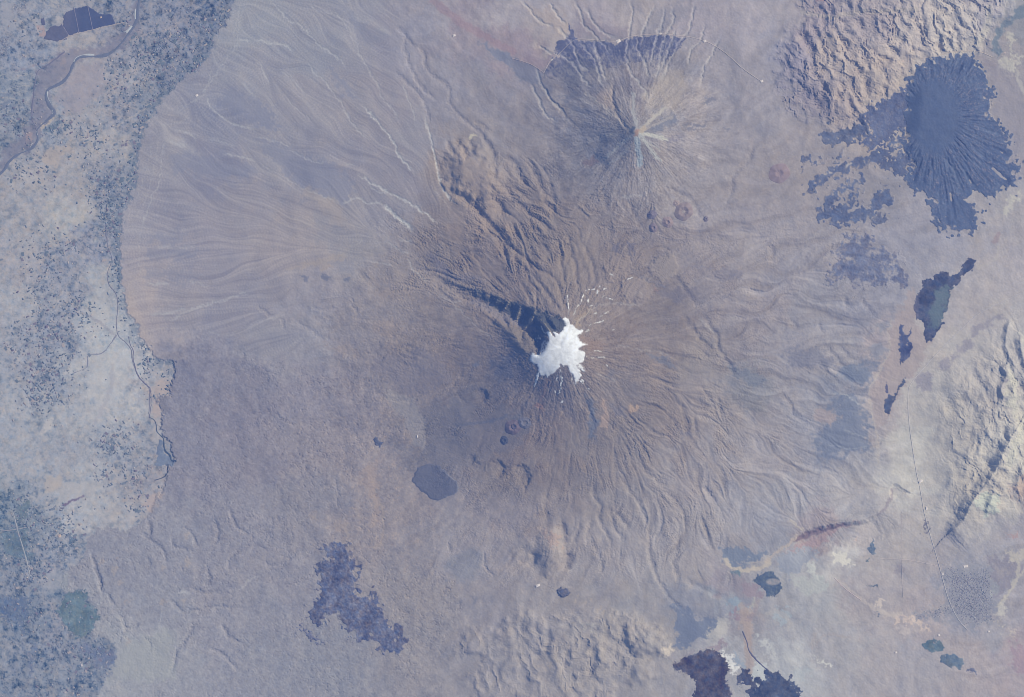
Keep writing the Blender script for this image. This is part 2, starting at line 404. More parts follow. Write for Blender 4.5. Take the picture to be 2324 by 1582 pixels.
R1 = 1 - np.abs(L1); R3 = 1 - np.abs(L3)
up2 = np.exp(-((X - 1150) / 210) ** 2 - ((Y - 560) / 150) ** 2)
patchy = np.clip(.75 + .55 * noise(130, 2.0, 105), .12, 1.6)
aL = patchy * nonpl * (.08 + .45 * MTN + 1.7 * up2 + .28 * RF + .32 * LOW + .2 * SE + .2 * BAD) * (1 - .8 * FAN) * (1 - .8 * AP) * sst(25, 110, rl)
H += aL * (1.0 * R1 + .9 * R3 * (1 + .6 * up2) + .14 * L2)
H += RF * (1 - .3 * MTN) * (.8 * R3 + .5 * np.maximum(RID - .3, 0))
H += nonpl * (1 - FAN) * (.05 + .04 * RF) * NC + nonpl * (1 - .85 * FAN) * .015 * ND
midp = np.exp(-((X - 880) / 190) ** 2 - ((Y - 800) / 130) ** 2)
# ropy rugged lava country on the lower left
apm = .45 + .75 * sst(-.6, 1.4, NE + .5 * noise(90, 2, 95))
H -= (AP * apm + .6 * midp * nonpl) * (1.3 * thin1 + .8 * thin2 * sst(-.5, .8, noise(50, 2, 104)))
RID3 = 1 - np.abs(noise(12, 1.6, 27, 3.5) + .3 * noise(30, 2, 28))
H += AP * apm * (.08 * RID2 + .20 * RID + .08 * RID3)
H += midp * nonpl * (.3 * RID + .3 * RID2)
tl2 = sst(.22, .04, np.abs(L2)); tl1 = sst(.14, .03, np.abs(L1)); tl3 = sst(.12, .02, np.abs(L3))
H -= aL * (1.1 * tl1 + .7 * tl2 + 1.2 * tl3)
H += FAN * .10 * L1
# small cone: thin radial ribs
pol = fft_noise((256, 1024), 22, 1.2, 61, cell=1.0)
ribs = bil(np.pad(pol, ((0, 1), (0, 1)), mode='wrap'), (thl / (2 * math.pi) + .5) * 1024, 18 + 60 * np.log1p(rl / 60) + 3 * V1)
H += ribs * .7 * sst(3, 26, rl) * sst(210, 70, rl)
polb = bil(np.pad(fft_noise((256, 1024), 16, 1.1, 62, cell=1.0), ((0, 1), (0, 1)), mode='wrap'), (th / (2 * math.pi) + .5) * 1024, 18 + 60 * np.log1p(rr / 60) + 3 * V1)
H += polb * 1.1 * sst(30, 60, rr) * sst(230, 80, rr)

# fresh washes that carry pale sand down the fan
PALE = np.zeros_like(X)
for t, s, wd, am, dp in (
    ('A2', '100,0 150,60 220,130 310,180 380,250 440,310 530,370 590,420 620,480', 2.6, .55, .5), ('A2', '0,400 60,500 90,580', 2.4, .4, .4), ('A2', '0,265 120,295 190,300 260,350', 3.2, .8, .3), ('A2', '190,640 260,720 350,800 400,850', 2.2, .3, .6),
    ('A2', '340,400 400,490 470,550 530,640 590,700 610,770 680,870 740,930 800,980', 2.6, .45, .6), ('A2', '720,710 800,800 870,880 930,960 960,1030 1000,1090 1080,1180', 3.4, .95, 1.0), ('A2', '690,280 710,380 760,460 830,590 870,680 930,740 990,850', 2.4, .4, .5),
    ('A2', '1000,560 1030,660 1060,740 1080,820', 2.6, .5, .5), ('A2', '1140,780 1165,870 1190,970 1220,1070 1230,1150 1250,1240 1300,1330 1370,1390', 3.4, .9, 1.2), ('A2', '690,1190 800,1250 880,1300 960,1340 1040,1380 1150,1450 1250,1520', 3.4, .9, .9),
    ('A2', '740,1240 810,1290 900,1320', 2.2, .5, .4), ('A2', '870,1390 930,1450 1000,1510 1070,1560', 5.5, 1.2, 1.6), ('A2', '580,1390 680,1350 760,1380 830,1375 870,1390', 3.2, .65, .6), ('A2', '230,1010 290,1050 370,1080 430,1110 480,1095', 2.4, .35, .6),
    ('A2', '0,930 100,950 250,1000', 2.6, .45, .3), ('A2', '0,1090 100,1150 210,1210 280,1260 460,1330 580,1390', 2.4, .35, .3), ('A2', '600,1110 680,1120', 2.2, .4, .2), ('A2', '1180,1240 1240,1320 1330,1420', 2.0, .3, .4), ('A2', '960,1040 1020,1080 1070,1120', 2.0, .4, .3), ('A2', '350,0 420,70 560,100 640,240 690,300', 2.2, .35, .3), ('A2', '150,460 260,550 330,640', 2.6, .4, .2), ('A2', '620,600 700,680', 2, .3, .2),
    ('A1', '1395,650 1430,720 1490,780 1560,830 1640,860 1742,880', 3.0, .6, .3), ('A1', '1510,1040 1600,1060 1742,1090', 3.2, .6, .3), ('A1', '1620,270 1700,280', 3, .6, .2), ('A1', '1130,950 1210,980 1270,990', 5, .4, .2), ('A1', '1180,870 1290,910 1340,945', 3, .5, .2), ('A1', '1420,930 1530,970 1600,990', 3, .4, .2), ('A1', '1640,560 1700,620 1742,680', 5, .35, .2),
    ('A1', '1580,270 1600,190 1640,0', 2.0, .35, .1), ('A1', '1380,630 1420,560 1440,470', 2.0, .5, .1), ('A1', '1180,790 1260,720 1380,640 1480,480 1600,320 1615,250 1640,100 1690,0', 1.8, .4, .1), ('A1', '1120,950 1090,1150 1080,1250 1030,1340 980,1480 960,1582', 1.8, .45, .1), ('A1', '1040,940 1000,1130 950,1280 900,1440', 1.5, .25, .1), ('A1', '960,1130 1080,1140', 1.5, .3, .1), ('A1', '915,1310 1030,1330', 1.5, .3, .1), ('A1', '1080,950 1050,1130 1000,1320 930,1480', 1.5, .25, .1), ('A1', '1000,820 1150,850 1300,790', 1.5, .25, .1),
    ('B1', '1000,340 1100,340 1150,350', 2.5, .5, .1), ('B1', '1150,600 1260,540 1380,490 1540,450 1742,380', 3.2, .5, .2), ('B1', '1010,560 1150,540 1280,510', 3.5, .5, .2), ('B1', '1270,330 1430,355', 2.5, .4, .1), ('B1', '1400,660 1742,610', 2.2, .3, .1), ('B1', '950,0 955,300', 1.5, .3, .1), ('B1', '1060,90 1200,100 1330,80', 5, .35, .1),
    ('B2', '0,600 160,570', 2.4, .35, .1), ('B2', '640,90 720,60 740,50', 2, .4, .3), ('B2', '760,190 830,200 940,220', 2.4, .5, .4), ('B2', '880,50 960,110 1050,140', 2.4, .5, .4), ('B2', '980,40 1060,60', 3, .5, .3), ('B2', '1030,160 1080,270 1180,330', 2.6, .5, .4), ('B2', '1340,460 1400,470', 3, .5, .3), ('B2', '1480,370 1590,460 1650,540', 2, .3, .3), ('B2', '1200,400 1340,480 1480,620 1620,720', 2.2, .35, .4),
    ('B3', '420,630 520,540 580,490 720,480 900,490', 3.2, .35, .1), ('B3', '560,940 640,980 700,1000', 2.2, .45, .2), ('B3', '680,760 800,780 960,800 1100,850', 2.4, .3, .4), ('B3', '830,440 840,400 870,400 880,450', 2, .3, .1), ('B3', '1250,560 1330,640 1400,710', 2.6, .35, .4),
    ('A3', '200,75 230,20 250,0', 2, .3, 0), ('A3', '730,1345 830,1330 900,1335', 2.6, .45, .2),
    ('A4', '340,1210 500,1130 660,1090 780,1010', 2.6, .6, .2), ('A4', '430,1110 470,1040', 2, .3, .2), ('A4', '860,900 850,930 800,960', 2.2, .55, .2),
    ('B4', '440,1085 530,1100 600,1150 640,1170', 3, .5, .2), ('B4', '0,1390 100,1460 200,1560', 2, .3, .2), ('B4', '400,1430 560,1460 690,1440', 2, .3, .2), ('B4', '500,1330 620,1370 690,1390', 2, .3, .2),
    ('C1', '1200,875 1260,870 1300,885', 3, .8, .1), ('C1', '1610,870 1680,800 1742,760', 2.5, .6, .2), ('C1', '1090,970 1090,1080 1040,1170', 2, .4, .1)):
    w, d, tap = groove(t, s, wd, dp, .1, .07)
    PALE[w] = np.maximum(PALE[w], tap * am * sst(wd * 1.15, wd * .35, d) * (.75 + .3 * np.clip(U1[w], -1.5, 1.5)))
# channels running down from the little cone through the dark scrub
for t, s in (('A3', '415,0 460,80 490,180 550,230 600,290 640,340 660,400'), ('A3', '300,180 360,250 410,310 440,390 470,450 530,490'), ('A3', '325,370 380,410 430,460 480,540 540,600'), ('A3', '450,270 500,340 560,420 590,520 620,600'), ('A3', '550,250 570,340 600,430 630,560'), ('A3', '800,0 815,80 800,200 780,300 775,400 800,500 860,580 910,640 920,720'),
             ('A3', '850,240 850,350 900,430 920,540'), ('A3', '970,40 900,180 885,260 870,330'), ('A3', '1030,60 1030,120 990,230 960,340 930,450'), ('A3', '1080,40 1090,150 1020,300 1000,430 970,560'), ('A3', '1110,200 1080,280 1040,400 1000,500'), ('A3', '1230,20 1230,60 1200,200 1130,300 1060,430 1010,560'), ('A3', '1300,170 1280,280 1210,340 1190,450'), ('A3', '1400,270 1340,400 1290,480 1280,580'),
             ('A3', '130,570 190,700 230,790 300,830'), ('A3', '160,460 210,600 300,720 360,790'), ('A3', '500,60 540,140 620,230 700,260'), ('A3', '250,20 290,80 360,170'), ('A3', '180,310 230,350 280,370'), ('A3', '60,0 180,140 280,190')):
    w, d, tap = groove(t, s, 4, 2.2, .2, .05)
    PALE[w] = np.maximum(PALE[w], tap * .42 * sst(3.4, 1.2, d))
w, d, tap = groove('A3', '690,560 680,650 700,760 760,860 800,900', 5, 3.5, .3, .05)
w, d, tap = groove('A3', '200,600 360,790 480,900', 4, 1.5, .3, .05)

H = np.where(PL > .5, H * (1 - PL) + PL * (.15 * NB - .3), H * (1 - PL) + PL * (-.3))
H = H.astype(F32)
def hgt(x, y):
    return float(bil(H, np.array([(x - gx[0]) / DS], F32), np.array([(y - gy[0]) / DS], F32))[0])

# ---------------------------------------------------------------- soil and rock colour
CP = """560,60,150,153,172;700,120,148,150,170;800,60,150,150,170;900,100,148,146,168;1000,40,152,147,165;1100,60,158,150,166;1050,20,150,140,160;1150,30,165,158,172;1250,20,162,155,170;1350,30,158,150,168;1450,40,160,152,165;1560,60,158,150,168;1700,60,158,152,170;1780,100,150,148,170;1250,70,165,155,165;1190,110,152,138,158;1120,90,150,138,158;1080,50,150,140,160;
620,170,150,150,170;500,250,138,141,168;600,260,150,149,168;700,220,154,151,168;800,250,152,148,165;900,230,152,147,165;1000,200,146,143,163;1100,200,143,140,160;400,350,152,150,168;500,380,138,139,166;600,370,150,148,166;700,400,140,140,164;800,380,148,145,165;900,400,148,144,163;950,300,150,147,165;
300,480,155,152,170;400,480,148,146,167;550,470,152,147,164;700,480,158,150,162;760,520,150,147,163;850,470,148,145,163;320,590,160,153,168;450,580,150,146,166;600,590,158,150,163;700,590,164,154,163;800,560,155,150,162;330,680,170,158,166;420,700,155,150,166;560,690,148,145,165;700,650,150,145,162;350,750,166,156,167;480,740,145,143,165;600,760,150,148,166;700,760,148,146,164;
430,820,131,131,158;520,850,133,132,157;420,950,135,135,160;550,950,136,133,157;450,1080,137,136,160;600,1050,140,136,157;700,900,143,139,160;800,900,142,136,154;750,1000,147,140,156;850,1050,152,143,156;700,1150,143,140,158;550,1180,142,141,162;400,1200,143,144,165;300,1250,140,142,164;500,1300,144,143,163;650,1300,145,143,162;350,1400,144,146,166;300,1480,156,159,173;400,1500,148,150,168;500,1450,145,145,165;600,1400,143,143,163;600,1500,140,142,163;850,1200,152,143,155;850,1350,150,144,157;950,1350,149,143,155;950,1450,147,143,157;1000,1250,145,140,155;750,1500,140,142,162;890,1130,150,141,153;
900,650,150,141,152;800,700,146,140,155;1000,700,142,135,150;1050,800,132,126,145;950,800,142,134,148;900,870,139,133,150;1000,870,136,130,148;1100,750,138,130,146;1150,850,116,117,146;1050,930,121,122,148;1000,980,116,119,146;1100,980,129,122,142;1200,1000,132,124,142;1050,1050,127,124,145;1150,1080,133,128,145;1250,1050,134,127,143;1250,1150,140,133,147;1150,1180,141,134,150;1350,1050,136,131,147;1400,1150,141,136,150;1100,1250,144,138,153;1250,1250,151,143,153;1350,1250,147,141,154;1450,1250,149,144,157;1500,1150,146,140,153;1600,1100,147,141,155;1600,1200,149,144,157;1550,1300,151,145,156;1300,1350,153,147,158;1450,1350,150,147,160;1200,1400,150,146,160;1100,1400,148,143,158;1150,1480,150,146,160;1300,1480,157,151,160;1400,1420,157,151,160;1500,1430,153,148,158;1550,1400,140,143,165;
1000,560,133,127,144;1100,550,133,126,144;1100,450,143,133,146;1200,450,137,130,146;1250,550,137,130,145;1150,620,132,126,145;1300,600,138,131,145;1200,350,141,136,153;1100,330,144,139,155;1250,250,140,136,155;1050,380,154,141,148;1060,420,154,141,148;1090,480,150,137,146;1350,190,122,123,150;1420,180,128,126,151;1500,150,134,132,154;1330,300,124,126,152;1380,330,119,123,150;1500,220,154,147,157;1550,300,148,142,157;1480,280,133,133,155;1440,380,143,138,155;1500,400,146,141,156;1600,230,151,144,158;1650,250,141,139,160;1700,180,145,142,162;1600,380,146,141,157;1420,130,128,127,152;1560,150,141,139,160;1280,200,118,120,149;1310,170,110,115,146;1380,210,146,141,156;
1450,550,135,129,146;1400,640,141,133,147;1550,600,137,131,148;1500,700,128,124,143;1600,700,134,129,147;1400,780,131,124,141;1500,800,137,130,145;1600,830,143,137,149;1450,900,132,128,146;1550,950,140,133,147;1650,950,145,138,150;1700,800,132,128,147;1700,870,124,127,148;1750,700,137,132,150;1700,600,143,137,152;1700,500,139,134,152;1800,600,139,136,155;1850,700,136,135,155;1800,800,140,137,155;1900,800,141,139,157;1750,950,142,138,154;1850,950,140,140,160;1900,1000,128,132,158;1750,1050,147,142,157;1650,1050,146,141,155;1900,880,126,130,155;1700,1150,148,146,162;1800,1130,150,149,165;1900,1150,152,150,164;1750,1230,142,143,163;1650,1250,150,146,160;
1950,700,128,130,156;2050,650,140,140,163;2060,560,142,142,165;2150,560,148,147,168;2100,480,148,146,166;2250,500,160,155,168;2030,760,155,145,160;2000,850,160,150,162;2100,780,165,158,165;2150,720,158,152,165;2250,650,162,155,166;2300,600,160,154,168;2200,800,168,163,170;2100,900,165,161,168;2060,1000,175,172,175;2060,1100,178,175,178;2150,950,160,156,164;2200,1100,165,160,165;2250,900,163,158,167;2300,800,165,162,172;2000,950,158,151,163;2280,1150,172,167,170;2320,1100,172,156,160;2320,1200,150,147,165;2290,1000,172,169,174;2310,1050,170,168,172;
2050,1200,165,159,167;2080,1300,160,154,166;2050,1400,165,156,166;1950,1250,168,160,168;1900,1260,180,177,182;1850,1200,150,140,155;1800,1300,160,160,172;1850,1350,162,162,173;1950,1350,160,153,165;1900,1450,160,158,170;2000,1450,165,158,168;2100,1400,165,155,166;2100,1500,158,154,168;2200,1350,145,146,168;2250,1300,150,150,168;2250,1430,158,155,170;2200,1480,165,155,165;2300,1480,165,152,165;2320,1350,155,150,165;1750,1400,150,150,165;1650,1350,145,150,168;1700,1480,160,160,172;1780,1500,172,174,183;1650,1450,165,163,172;1600,1400,140,143,165;1680,1420,152,146,160;1640,1300,148,140,158;
1850,50,160,152,166;1900,130,178,167,166;1950,60,166,159,168;2050,80,182,174,174;2150,60,187,180,177;2200,60,183,178,178;2250,20,165,163,175;2000,180,176,165,163;2050,250,170,160,164;1950,250,172,161,162;1850,250,146,142,160;1850,350,145,140,157;1950,300,164,153,160;1800,200,148,145,165;1800,400,148,141,155;1900,400,145,140,157;2000,440,140,138,157;1800,470,142,137,154;1900,520,138,135,154;2280,200,150,145,160;2300,100,150,145,160;2310,60,140,142,160;2300,350,148,145,165;2300,450,160,156,168"""
PP = """60,60,150,152,170;150,100,165,158,165;50,130,145,150,172;300,40,142,144,165;420,60,140,142,165;480,60,126,133,160;250,100,150,148,165;200,180,168,160,167;100,250,153,155,170;30,200,138,146,166;30,300,135,141,162;200,260,160,156,166;300,200,162,157,168;400,140,135,138,162;350,220,137,142,162;280,250,152,150,166;250,330,166,161,168;180,400,166,159,165;100,400,162,157,166;50,470,162,158,167;150,500,174,170,172;250,420,144,146,165;260,500,140,145,165;50,600,166,159,167;130,600,148,149,167;200,560,152,151,169;240,660,166,165,173;150,650,152,152,168;60,680,168,166,174;60,780,157,157,171;120,760,144,147,167;230,720,174,174,180;250,790,178,179,184;180,830,171,170,177;280,820,182,182,187;60,880,157,158,171;120,850,145,149,168;270,900,175,175,182;300,950,172,170,176;200,950,170,168,175;100,950,157,159,171;30,950,165,165,175;60,1050,165,164,174;150,1050,159,158,170;250,1020,154,156,170;330,1000,152,152,166;200,1100,170,168,175;100,1120,154,156,170;40,1150,131,143,163;300,1100,162,157,166;350,1080,157,150,161;60,1220,128,140,161;100,1200,139,146,165;170,1160,170,169,177;250,1180,170,165,171;150,1250,150,152,168;40,1320,133,140,162;100,1300,152,152,169;170,1370,124,136,158;60,1400,125,136,160;130,1400,143,147,166;50,1480,142,147,166;120,1450,150,150,167;200,1450,128,137,160;80,1530,133,141,162;230,1520,132,141,163;320,850,168,162,169;370,900,167,156,163;350,940,172,163,167;140,1175,178,175,180;90,420,172,164,168"""
def field_of(txt):
    p = np.array([[float(v) for v in q.split(',')] for q in txt.replace('\n', '').split(';') if q.strip()], F32)
    cs = 10
    xx, yy = np.meshgrid(np.arange(gx[0], gx[-1] + cs, cs), np.arange(gy[0], gy[-1] + cs, cs))
    acc = np.zeros(xx.shape + (3,)); wt = np.zeros(xx.shape)
    for a in p:
        q = 1 / ((xx - a[0]) ** 2 + (yy - a[1]) ** 2 + 300) ** 2
        wt += q; acc += q[..., None] * a[2:]
    acc = (acc / wt[..., None]).astype(F32)
    wx = np.clip(X + 14 * W1 + 6 * V1, gx[0], gx[-1]); wy = np.clip(Y + 14 * W2 + 6 * V2, gy[0], gy[-1])
    return np.stack([bil(np.ascontiguousarray(acc[..., k]), (wx - gx[0]) / cs, (wy - gy[0]) / cs) for k in range(3)], -1)
CM = field_of(CP)
CM += BAD[..., None] * np.array((-8, -9, -1), F32)
CL = field_of(PP)
# tonal grain of bare rock, ash and sand
g = (1.6 * NB + 1.6 * NC + 1.1 * ND) * (1 - .7 * FAN) + 1.8 * L1 * FAN + 1.6 * L3F * FAN + 1.3 * L2 * FAN
g += 2.2 * L1 * MTN + 2.4 * L2 * MTN - 5.0 * polb * sst(40, 80, rr) * sst(300, 90, rr) + 2.5 * L3 * RF + 2.0 * AP * (NC + RID2)
warm = 1.6 * NB + 1.5 * noise(80, 2.2, 71) + 1.6 * noise(20, 1.8, 72) * (1 - FAN)
CM += g[..., None] * np.array((1.0, .95, .7), F32) + warm[..., None] * np.array((.38, .05, -.30), F32)
CM += (3.0 + 6 * np.maximum(RF, LOW) * sst(260, 420, rr))[..., None] * (1 - FAN)[..., None] * np.array((1.05, 1, .9), F32)
CM += (sst(430, 220, rr * (1 + .15 * W2)) * (1 - FAN))[..., None] * np.array((-2.5, -4, -5), F32)
CM += (np.maximum(SE, sst(1960, 2080, X) * sst(520, 640, Y) * sst(1250, 1150, Y)))[..., None] * np.array((6, 6, 4), F32)
lum = CM.mean(-1) - 4
CM = .68 * CM + .32 * np.stack([lum + 1, lum - 2, lum + 13], -1)
CM -= ((AP + .5 * midp) * (5 * thin1 + 4 * thin2))[..., None] * np.array((1, .9, .6), F32)  # carved lava grooves darkened in the colour too, like shaded creases
CM -= ((MTN + .5 * RF + .6 * LOW) * (1 - FAN) * nonpl * (5 * tl1 + 3 * tl2))[..., None] * np.array((1, .9, .6), F32)  # crease shade painted along the fine mountain gullies
mot = np.exp(-((X - 880) / 170) ** 2 - ((Y - 1060) / 330) ** 2) * (1 - PL)
nw2 = noise(24, 1.8, 97); nw3 = noise(11, 1.5, 98)
CM += (mot * np.clip(.8 * nw2 + .6 * nw3 - .5, 0, 2))[..., None] * np.array((9, 5.5, 1.5), F32) - (mot * np.clip(-.8 * nw2 - .6 * nw3 - .6, 0, 2))[..., None] * np.array((8, 7, 4), F32)
wash = sst(330, 520, rr) * (1 - FAN) * (1 - AP) * (1 - BAD) * (1 - SE) * nonpl
CM += (wash * np.clip(.6 + .6 * nw2, 0, 1.4) * (6 * tl3 + 4 * tl1))[..., None] * np.array((1, .95, .8), F32)
CM += (wash * (2.2 * L3 + 1.6 * L1))[..., None]
CM += (FAN * (5 * tl3 * sst(0, 1, NB + .5) + 3.5 * tl1))[..., None]
CM += (LAM * ribs * 8 * sst(6, 30, rl))[..., None] * np.array((1, .95, .8), F32)
# fan streaks: cool dark stripes and pale sand stripes
st = L3F + .5 * L1
CM += (FAN * np.clip(st, -1.5, 2))[..., None] * np.array((4.4, 3.8, 2.2), F32)
sp = np.maximum(lic(noise(6, 1.0, 73), 26, 2.8) - 1.1, 0) * FAN
CM += sp[..., None] * np.array((7, 7, 6), F32)
# plain: salt crust, bare soil and scrub mottling
q1 = noise(46, 1.7, 81); q2 = noise(14, 1.5, 82); q3 = noise(6, 1.0, 83)
dk = np.clip(.6 * q1 + .8 * q2 + .45 * q3 - .25, 0, 2.0)
lt = np.clip(-.5 * q1 - .7 * q2 - .5 * q3 - .45, 0, 2)
veg = np.clip((178 - CL[..., 0]) / 28, .4, 1.3)
lumL = CL.mean(-1)
CL = .62 * CL + .38 * np.stack([lumL - 3, lumL + 0, lumL + 9], -1) + np.array((2, 3.5, 5), F32)
CL += (3.2 * q2 + 4.6 * q3)[..., None] * np.array((1, .9, .6), F32) + (2.0 * noise(30, 1.8, 84))[..., None] * np.array((1, .1, -.8), F32)
CL -= (dk * veg)[..., None] * np.array((18, 14, 9.5), F32)
CL += lt[..., None] * np.array((9, 8, 6), F32)
def plots(cell, seed, ang, thr):
    """patchwork of plots: nearest jittered centre, boxy metric"""
    rs = np.random.RandomState(seed); n = 700
    jx, jy = rs.uniform(.1, .9, (n, n)), rs.uniform(.1, .9, (n, n)); val = rs.normal(0, 1, (n, n)); an = rs.normal(0, .35, (n, n)); asp = rs.uniform(.5, 2.0, (n, n))
    nn = int((600 - gx[0]) / DS)
    x = X[:, :nn] + 3 * V1[:, :nn]; y = Y[:, :nn] + 3 * V2[:, :nn]
    a = ang + .5 * W1[:, :nn]
    u = (x * math.cos(ang) + y * math.sin(ang)) / cell + 200; v = (-x * math.sin(ang) + y * math.cos(ang)) / cell + 200
    iu, iv = np.floor(u).astype(int), np.floor(v).astype(int)
    best = np.full(u.shape, 9e9); out = np.zeros(u.shape)
    for du in (-1, 0, 1):
        for dv in (-1, 0, 1):
            p, q = (iu + du) % n, (iv + dv) % n
            a_, b_ = u - (iu + du + jx[q, p]), v - (iv + dv + jy[q, p])
            c_, s_ = np.cos(an[q, p]), np.sin(an[q, p])
            d = np.maximum(np.abs(a_ * c_ + b_ * s_) * asp[q, p], np.abs(-a_ * s_ + b_ * c_))
            m = d < best
            best = np.where(m, d, best); out = np.where(m, val[q, p], out)
    r = np.zeros_like(X); r[:, :nn] = out
    return r
pa, pb = plots(9, 3, -.35, 0), plots(5, 4, .2, 0)
dk2 = np.clip(pa - .35 + .45 * q1, 0, 1.6) + .7 * np.clip(pb - .5 + .5 * q1 + .3 * q2, 0, 1.6)
CL -= (dk2 * np.clip(veg, .55, 1.15))[..., None] * np.array((19, 15, 10.5), F32)
CL += (3.0 * pa + 2.6 * pb)[..., None] * np.array((1, .85, .6), F32)
CL += (np.clip(-pa - .8, 0, 1) * 9)[..., None] * np.array((1.2, .8, .3), F32)
bd = np.clip(sdist(fan_edge, X[:, :420], Y[:, :420], False)[0], 0, 200)
blt = np.zeros_like(X); blt[:, :420] = np.exp(-bd / 17) * sst(960, 860, Y[:, :420]) * np.clip(.75 + .45 * pa[:, :420] + .3 * q2[:, :420], 0, 1.15)
CL += (blt * .8)[..., None] * (np.array((110, 124, 150), F32) - CL)
C = CL * PL[..., None] + CM * (1 - PL[..., None])

def tint(t, s, col, k=1.0, soft=3, wc=0, wf=3, wu=1, mod=None):
    w, m = pmask(T(t, s), soft, wc, wf, wu)
    if mod is not None: m = m * mod[w]
    C[w] += (m * k)[..., None] * (np.array(col, F32) - C[w])
def stroke(t, s, col, wd, k=1.0, jag=.06, soft=None):
    pts = rough(smooth_line(T(t, s), 3), jag, 2, 4)
    w = win(pts, wd * 2 + 4); x, y = warped(w, 0, 1.2, .8)
    d, tt, sd = sdist(pts, x, y, False)
    m = sst(wd * 1.25, wd * .6, d)
    C[w] += (m * k)[..., None] * (np.array(col, F32) - C[w])
def blob(x, y, rx, ry, col, k=1.0, rot=0, wf=3):
    w = win(np.array([(x - rx - ry, y - rx - ry), (x + rx + ry, y + rx + ry)]), 6)
    xx, yy = warped(w, 0, wf, 1)
    c, s_ = math.cos(rot), math.sin(rot)
    u = ((xx - x) * c + (yy - y) * s_) / rx; v = (-(xx - x) * s_ + (yy - y) * c) / ry
    m = sst(1.25, .65, np.sqrt(u * u + v * v))
    C[w] += (m * k)[..., None] * (np.array(col, F32) - C[w])
# cool dark stripes of old fan surface and the dusty apron
for t, s, k in (('A2', '0,690 60,710 130,800 150,880 100,890 0,850', .8), ('A2', '0,940 200,990 330,1040 480,1090 620,1180 700,1290 580,1380 440,1310 300,1250 60,1050', .55), ('A2', '480,440 560,520 650,610 720,690 690,700 560,600', .6), ('A2', '560,30 640,60 760,200 830,300 780,330 640,160', .35), ('A2', '760,760 830,820 790,830', .5),
                ('A1', '1500,600 1600,590 1742,700 1742,850 1600,780 1480,700', .6), ('A1', '1160,1050 1400,1040 1742,1150 1742,1190 1400,1200 1180,1180', .5), ('B1', '980,90 1250,100 1430,90 1300,150 1000,190', .45), ('B1', '960,0 1290,0 1260,40 1100,70', .4), ('B1', '1000,240 1400,300 1300,330 980,300', .35), ('B2', '420,200 560,170 700,210 620,250', .3)):
    tint(t, s, (135, 138, 164), k, 6, 3, 5, 1)
tint('A2', '580,1400 600,1500 680,1582 520,1500 300,1300 350,1260', (166, 156, 162), .5, 8, 3, 4)
tint('B2', '200,250 420,170 620,130 620,160 420,230', (168, 157, 160), .6, 6, 3, 4); tint('B2', '420,250 500,210 520,230 450,270', (166, 154, 158), .6)
tint('B2', '880,1040 960,1080 1080,1130 1100,1200 1150,1270 1140,1330 1160,1480 1060,1420 1000,1260 930,1200 880,1120', (151, 147, 161), .8, 4)
tint('B2', '1110,1150 1250,1150 1400,1160 1560,1190 1742,1200 1850,1300 1800,1430 1600,1500 1450,1582 1200,1640 1190,1540 1160,1480 1170,1360 1150,1260', (121, 121, 144), .6, 6, 2, 5, 2)
stroke('B2', '1370,1300 1480,1290 1600,1270 1700,1240', (108, 113, 143), 4, .7)
tint('B2', '840,830 960,790 1100,800 1300,850 1340,980 1200,1060 1080,1110 940,1040 800,930', (128, 126, 149), .5, 8, 4, 4)
tint('B2', '1600,900 1742,820 1742,980 1620,1000', (100, 107, 140), .8, 8, 3, 4)  # dark rock left of the summit, slope shade painted in with it
tint('B3', '0,790 60,780 120,850 110,1000 40,980 -60,990 -140,900 -60,830', (112, 114, 142), .3, 10, 3, 4)  # shaded left side of the summit, darkness put into the colour
tint('B2', '1150,150 1200,130 1290,220 1340,270 1290,310 1230,240', (116, 116, 143), .7, 4)
tint('B2', '1250,270 1500,290 1580,350 1480,330 1300,320', (120, 120, 146), .6, 4)
for s in ('300,280 360,290 350,340 320,330', '430,290 520,280 520,300 470,330', '590,300 640,310 620,330', '750,1340 770,1350 750,1380', '1480,880 1520,890 1510,930 1480,920', '1560,950 1600,960 1580,975'):
    tint('B2', s, (118, 122, 150), .8, 2)
for s in ('790,610 900,570 1000,720 880,700', '480,760 700,830 700,800 540,840', '900,1250 1050,1380 1130,1500 1000,1400', '820,1130 860,1160 850,1200', '860,390 960,440 830,440'):
    tint('B2', s, (162, 149, 155), .5, 8, 3, 5)
tint('C2', '690,60 760,0 850,20 820,200 860,280 820,420 790,260', (164, 149, 155), .55, 6, 3, 4)
for s in ('540,400 620,400 620,470 540,460', '370,330 420,320 420,380 360,370', '770,500 860,540 860,590'): tint('C2', s, (163, 150, 155), .5, 5)
for s in ('1300,640 1490,600 1540,700 1480,800 1340,780',): tint('C2', s, (134, 138, 160), .5, 10, 4, 4)
for s in ('1370,920 1400,930 1400,960', '1460,890 1500,920 1480,950'): tint('C2', s, (122, 125, 150), .7, 3)
